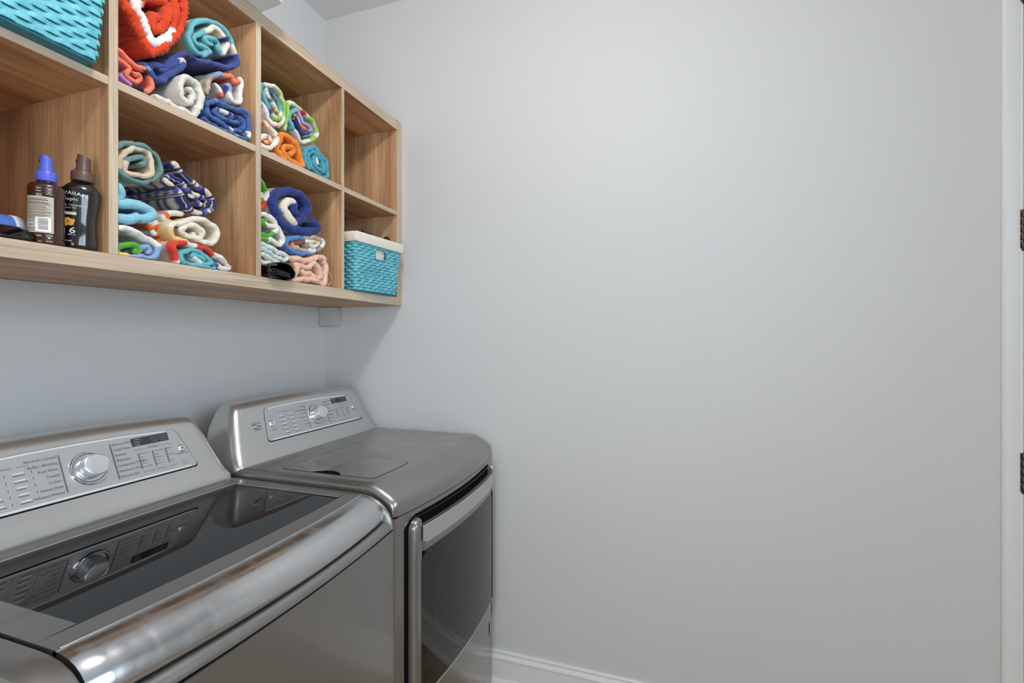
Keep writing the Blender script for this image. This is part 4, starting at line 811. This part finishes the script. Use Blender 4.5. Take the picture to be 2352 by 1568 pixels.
def make_towel(name,label,yf,th,flank,pat,matk,ln,P):
    pts=[];last=None
    for p in P:
        if len(p)>2: last=p[2]
        pts.append((p[0]/1000,p[1]/1000,last))
    th/=1000; th*=1.12 if matk!='plastic' else 1; seed=hash(label)%1 if False else sum(map(ord,label))*.37
    C=cat_rom(pts,.0022 if pat in('geo','rib') else .0035)
    cx=sum(c[0] for c in C)/len(C); cz=min(c[1] for c in C)
    n=len(C); S=[0]
    for i in range(1,n): S.append(S[-1]+math.dist(C[i][:2],C[i-1][:2]))
    # orientation: is +normal the outer side?
    ar=0
    for i in range(n): a=C[i];b=C[(i+1)%n]; ar+=a[0]*b[1]-b[0]*a[1]
    sgn=1 if ar>0 else -1
    rows=[];cols=[]; ds=S[-1]/(n-1)
    plastic=matk=='plastic'
    depth=[ln,ln*.6,.11,.07,.045,.028,.016,.008]
    if pat=='geo': depth=[ln]+[.012*k for k in range(16,1,-1)]+[.014,.008]
    for i,(x,z,ci,tt) in enumerate(C):
        a=C[max(i-1,0)];b=C[min(i+1,n-1)]
        tx,tz=b[0]-a[0],b[1]-a[1]; L=math.hypot(tx,tz) or 1; tx/=L;tz/=L
        nx,nz=tz*sgn,-tx*sgn       # outward
        s=S[i]
        endk=min(1,min(s,S[-1]-s)/(th*.5)); hth=th/2*math.sqrt(max(.04,1-(1-endk)**2))
        jx=0 if plastic else .0022*noise.noise((s*38,seed,2))+.0014*noise.noise((s*90,seed,6))
        x+=nx*jx; z+=nz*jx
        f0=(.0035 if plastic else .006)*noise.noise((s*16,seed,0))+(.0045*noise.noise((s*45,seed,4)) if not plastic else 0)
        f0-= .004*min(1,s/S[-1])*0
        hth*=1+.22*noise.noise((s*28,seed,9))
        if pat=='rib': hth*=1
        key=pts[min(ci+(1 if tt>.5 else 0),len(pts)-1)][2]
        base=CK[key]
        r=[];cc=[]
        def put(o,dep,outer,rim):
            rib=0
            if pat=='rib' : rib=.0050*abs(math.sin((s+dep*.5)*math.pi/.0105))-.0030
            cr=noise.noise((s*26,dep*11,seed+7)); wr=0 if plastic else (.0024*noise.noise((s*24,dep*14,seed))-.0050*max(0,.22-abs(cr))/.22*(.9 if dep<.03 else .6))*(1 if dep>.004 else .7)
            oo=(hth+rib if outer else -(hth+rib*.6))*o+wr
            r.append((x+nx*oo,yf+f0+dep,z+nz*oo))
            sj=s+.0055*noise.noise((s*30,dep*45,seed+11))+(.004*noise.noise((s*12,seed,15)) if outer else -.003)
            jj=min(max(i+int((sj-s)/ds),0),n-1); kk=pts[min(C[jj][2]+(1 if C[jj][3]>.5 else 0),len(pts)-1)][2]; c=CK[kk]
            if outer and dep>.02 and pat!='geo' and key not in('blu','nav') :
                c=CK[flank] if flank not in('crmy',) else (CK['crm'] if nz>-.25 else CK['yel'])
            if flank=='crmy' and key in('blu',) : c=base
            if pat=='geo' or key=='geo': c=geo_print(s,dep+.02)
            if pat=='worg':
                q=noise.noise((s*42,dep*30,seed))+.6*noise.noise((s*90,dep*70,seed+3)); c=CK['worg'] if q<.16 else (CK['ora'] if q>.38 else srgb(246,184,120))
            if pat=='fleck':
                q=noise.noise((s*60,dep*50,seed)); c=CK['nav'] if q>.42 else (CK['lblu'] if q<-.42 else c)
            cc.append(c)
        for d in depth: put(1,d,True,False)
        for k in range(1,8):
            q=math.pi*k/8; put(abs(math.cos(q)), th/2*(1-math.sin(q)), math.cos(q)>=0, True)
        for d in reversed(depth[2:]): put(1,d,False,False)
        rows.append(r);cols.append(cc)
    # keep the cloth inside its cubby
    for x0,x1,z0,z1 in CELLS:
        if x0<cx<x1 and z0-.03<cz<z1-.03:
            rows=[[(min(max(v[0],x0+.0012),x1-.0012),v[1],min(max(v[2],z0+.0008),z1-.001)) for v in r] for r in rows]
            cz=max(cz,z0)
    org=Vector((cx,yf+.1,cz))
    V,F=grid(rows,False,False,True,True)
    me=bpy.data.meshes.new(name); me.from_pydata([tuple(Vector(v)-org) for v in V],[],F); me.update()
    me.polygons.foreach_set('use_smooth',[True]*len(me.polygons))
    at=me.color_attributes.new('dye','FLOAT_COLOR','POINT')
    flat=[c for row in cols for col in row for c in col]; at.data.foreach_set('color',flat)
    me.materials.append(M_poly if plastic else (M_fluffy if pat in('fuzz','rib') or flank in('gwh','sky','twl','ryl','bei2') else M_terry))
    bm=bmesh.new(); bm.from_mesh(me); bmesh.ops.recalc_face_normals(bm,faces=bm.faces); bm.to_mesh(me); bm.free()
    o=link(bpy.data.objects.new(name,me)); o.location=org
    row='upper' if cz>1.80 else 'lower'
    tag(o,label,'bag' if plastic else 'towel',None if plastic else 'rolled towels in the cubbies')
    return o
CELLS=[(xs[2*i],xs[2*i+1],a,b) for i in range(4) for a,b in ((1.5033,1.837),(1.854,2.1862))]
TW=[]
for t in TOWELS: TW.append(make_towel(*t))
# loose thread hanging from the peach towel
pt=[o for o in TW if 'peach' in o['label']][0]; yt=-.386
th=[(-.443,1.553),(-.432,1.545),(-.428,1.532),(-.432,1.518),(-.445,1.508)]
v,f=tube([(x,yt,z) for x,z in th],.0009,5)
mk('loose_thread',[Vector(p)-pt.location for p in v],f,mat('thread',srgb(244,206,176),.9),pt,60,org=Vector((0,0,0)))
for o in bpy.data.objects:
    if '_org' in o: del o['_org']
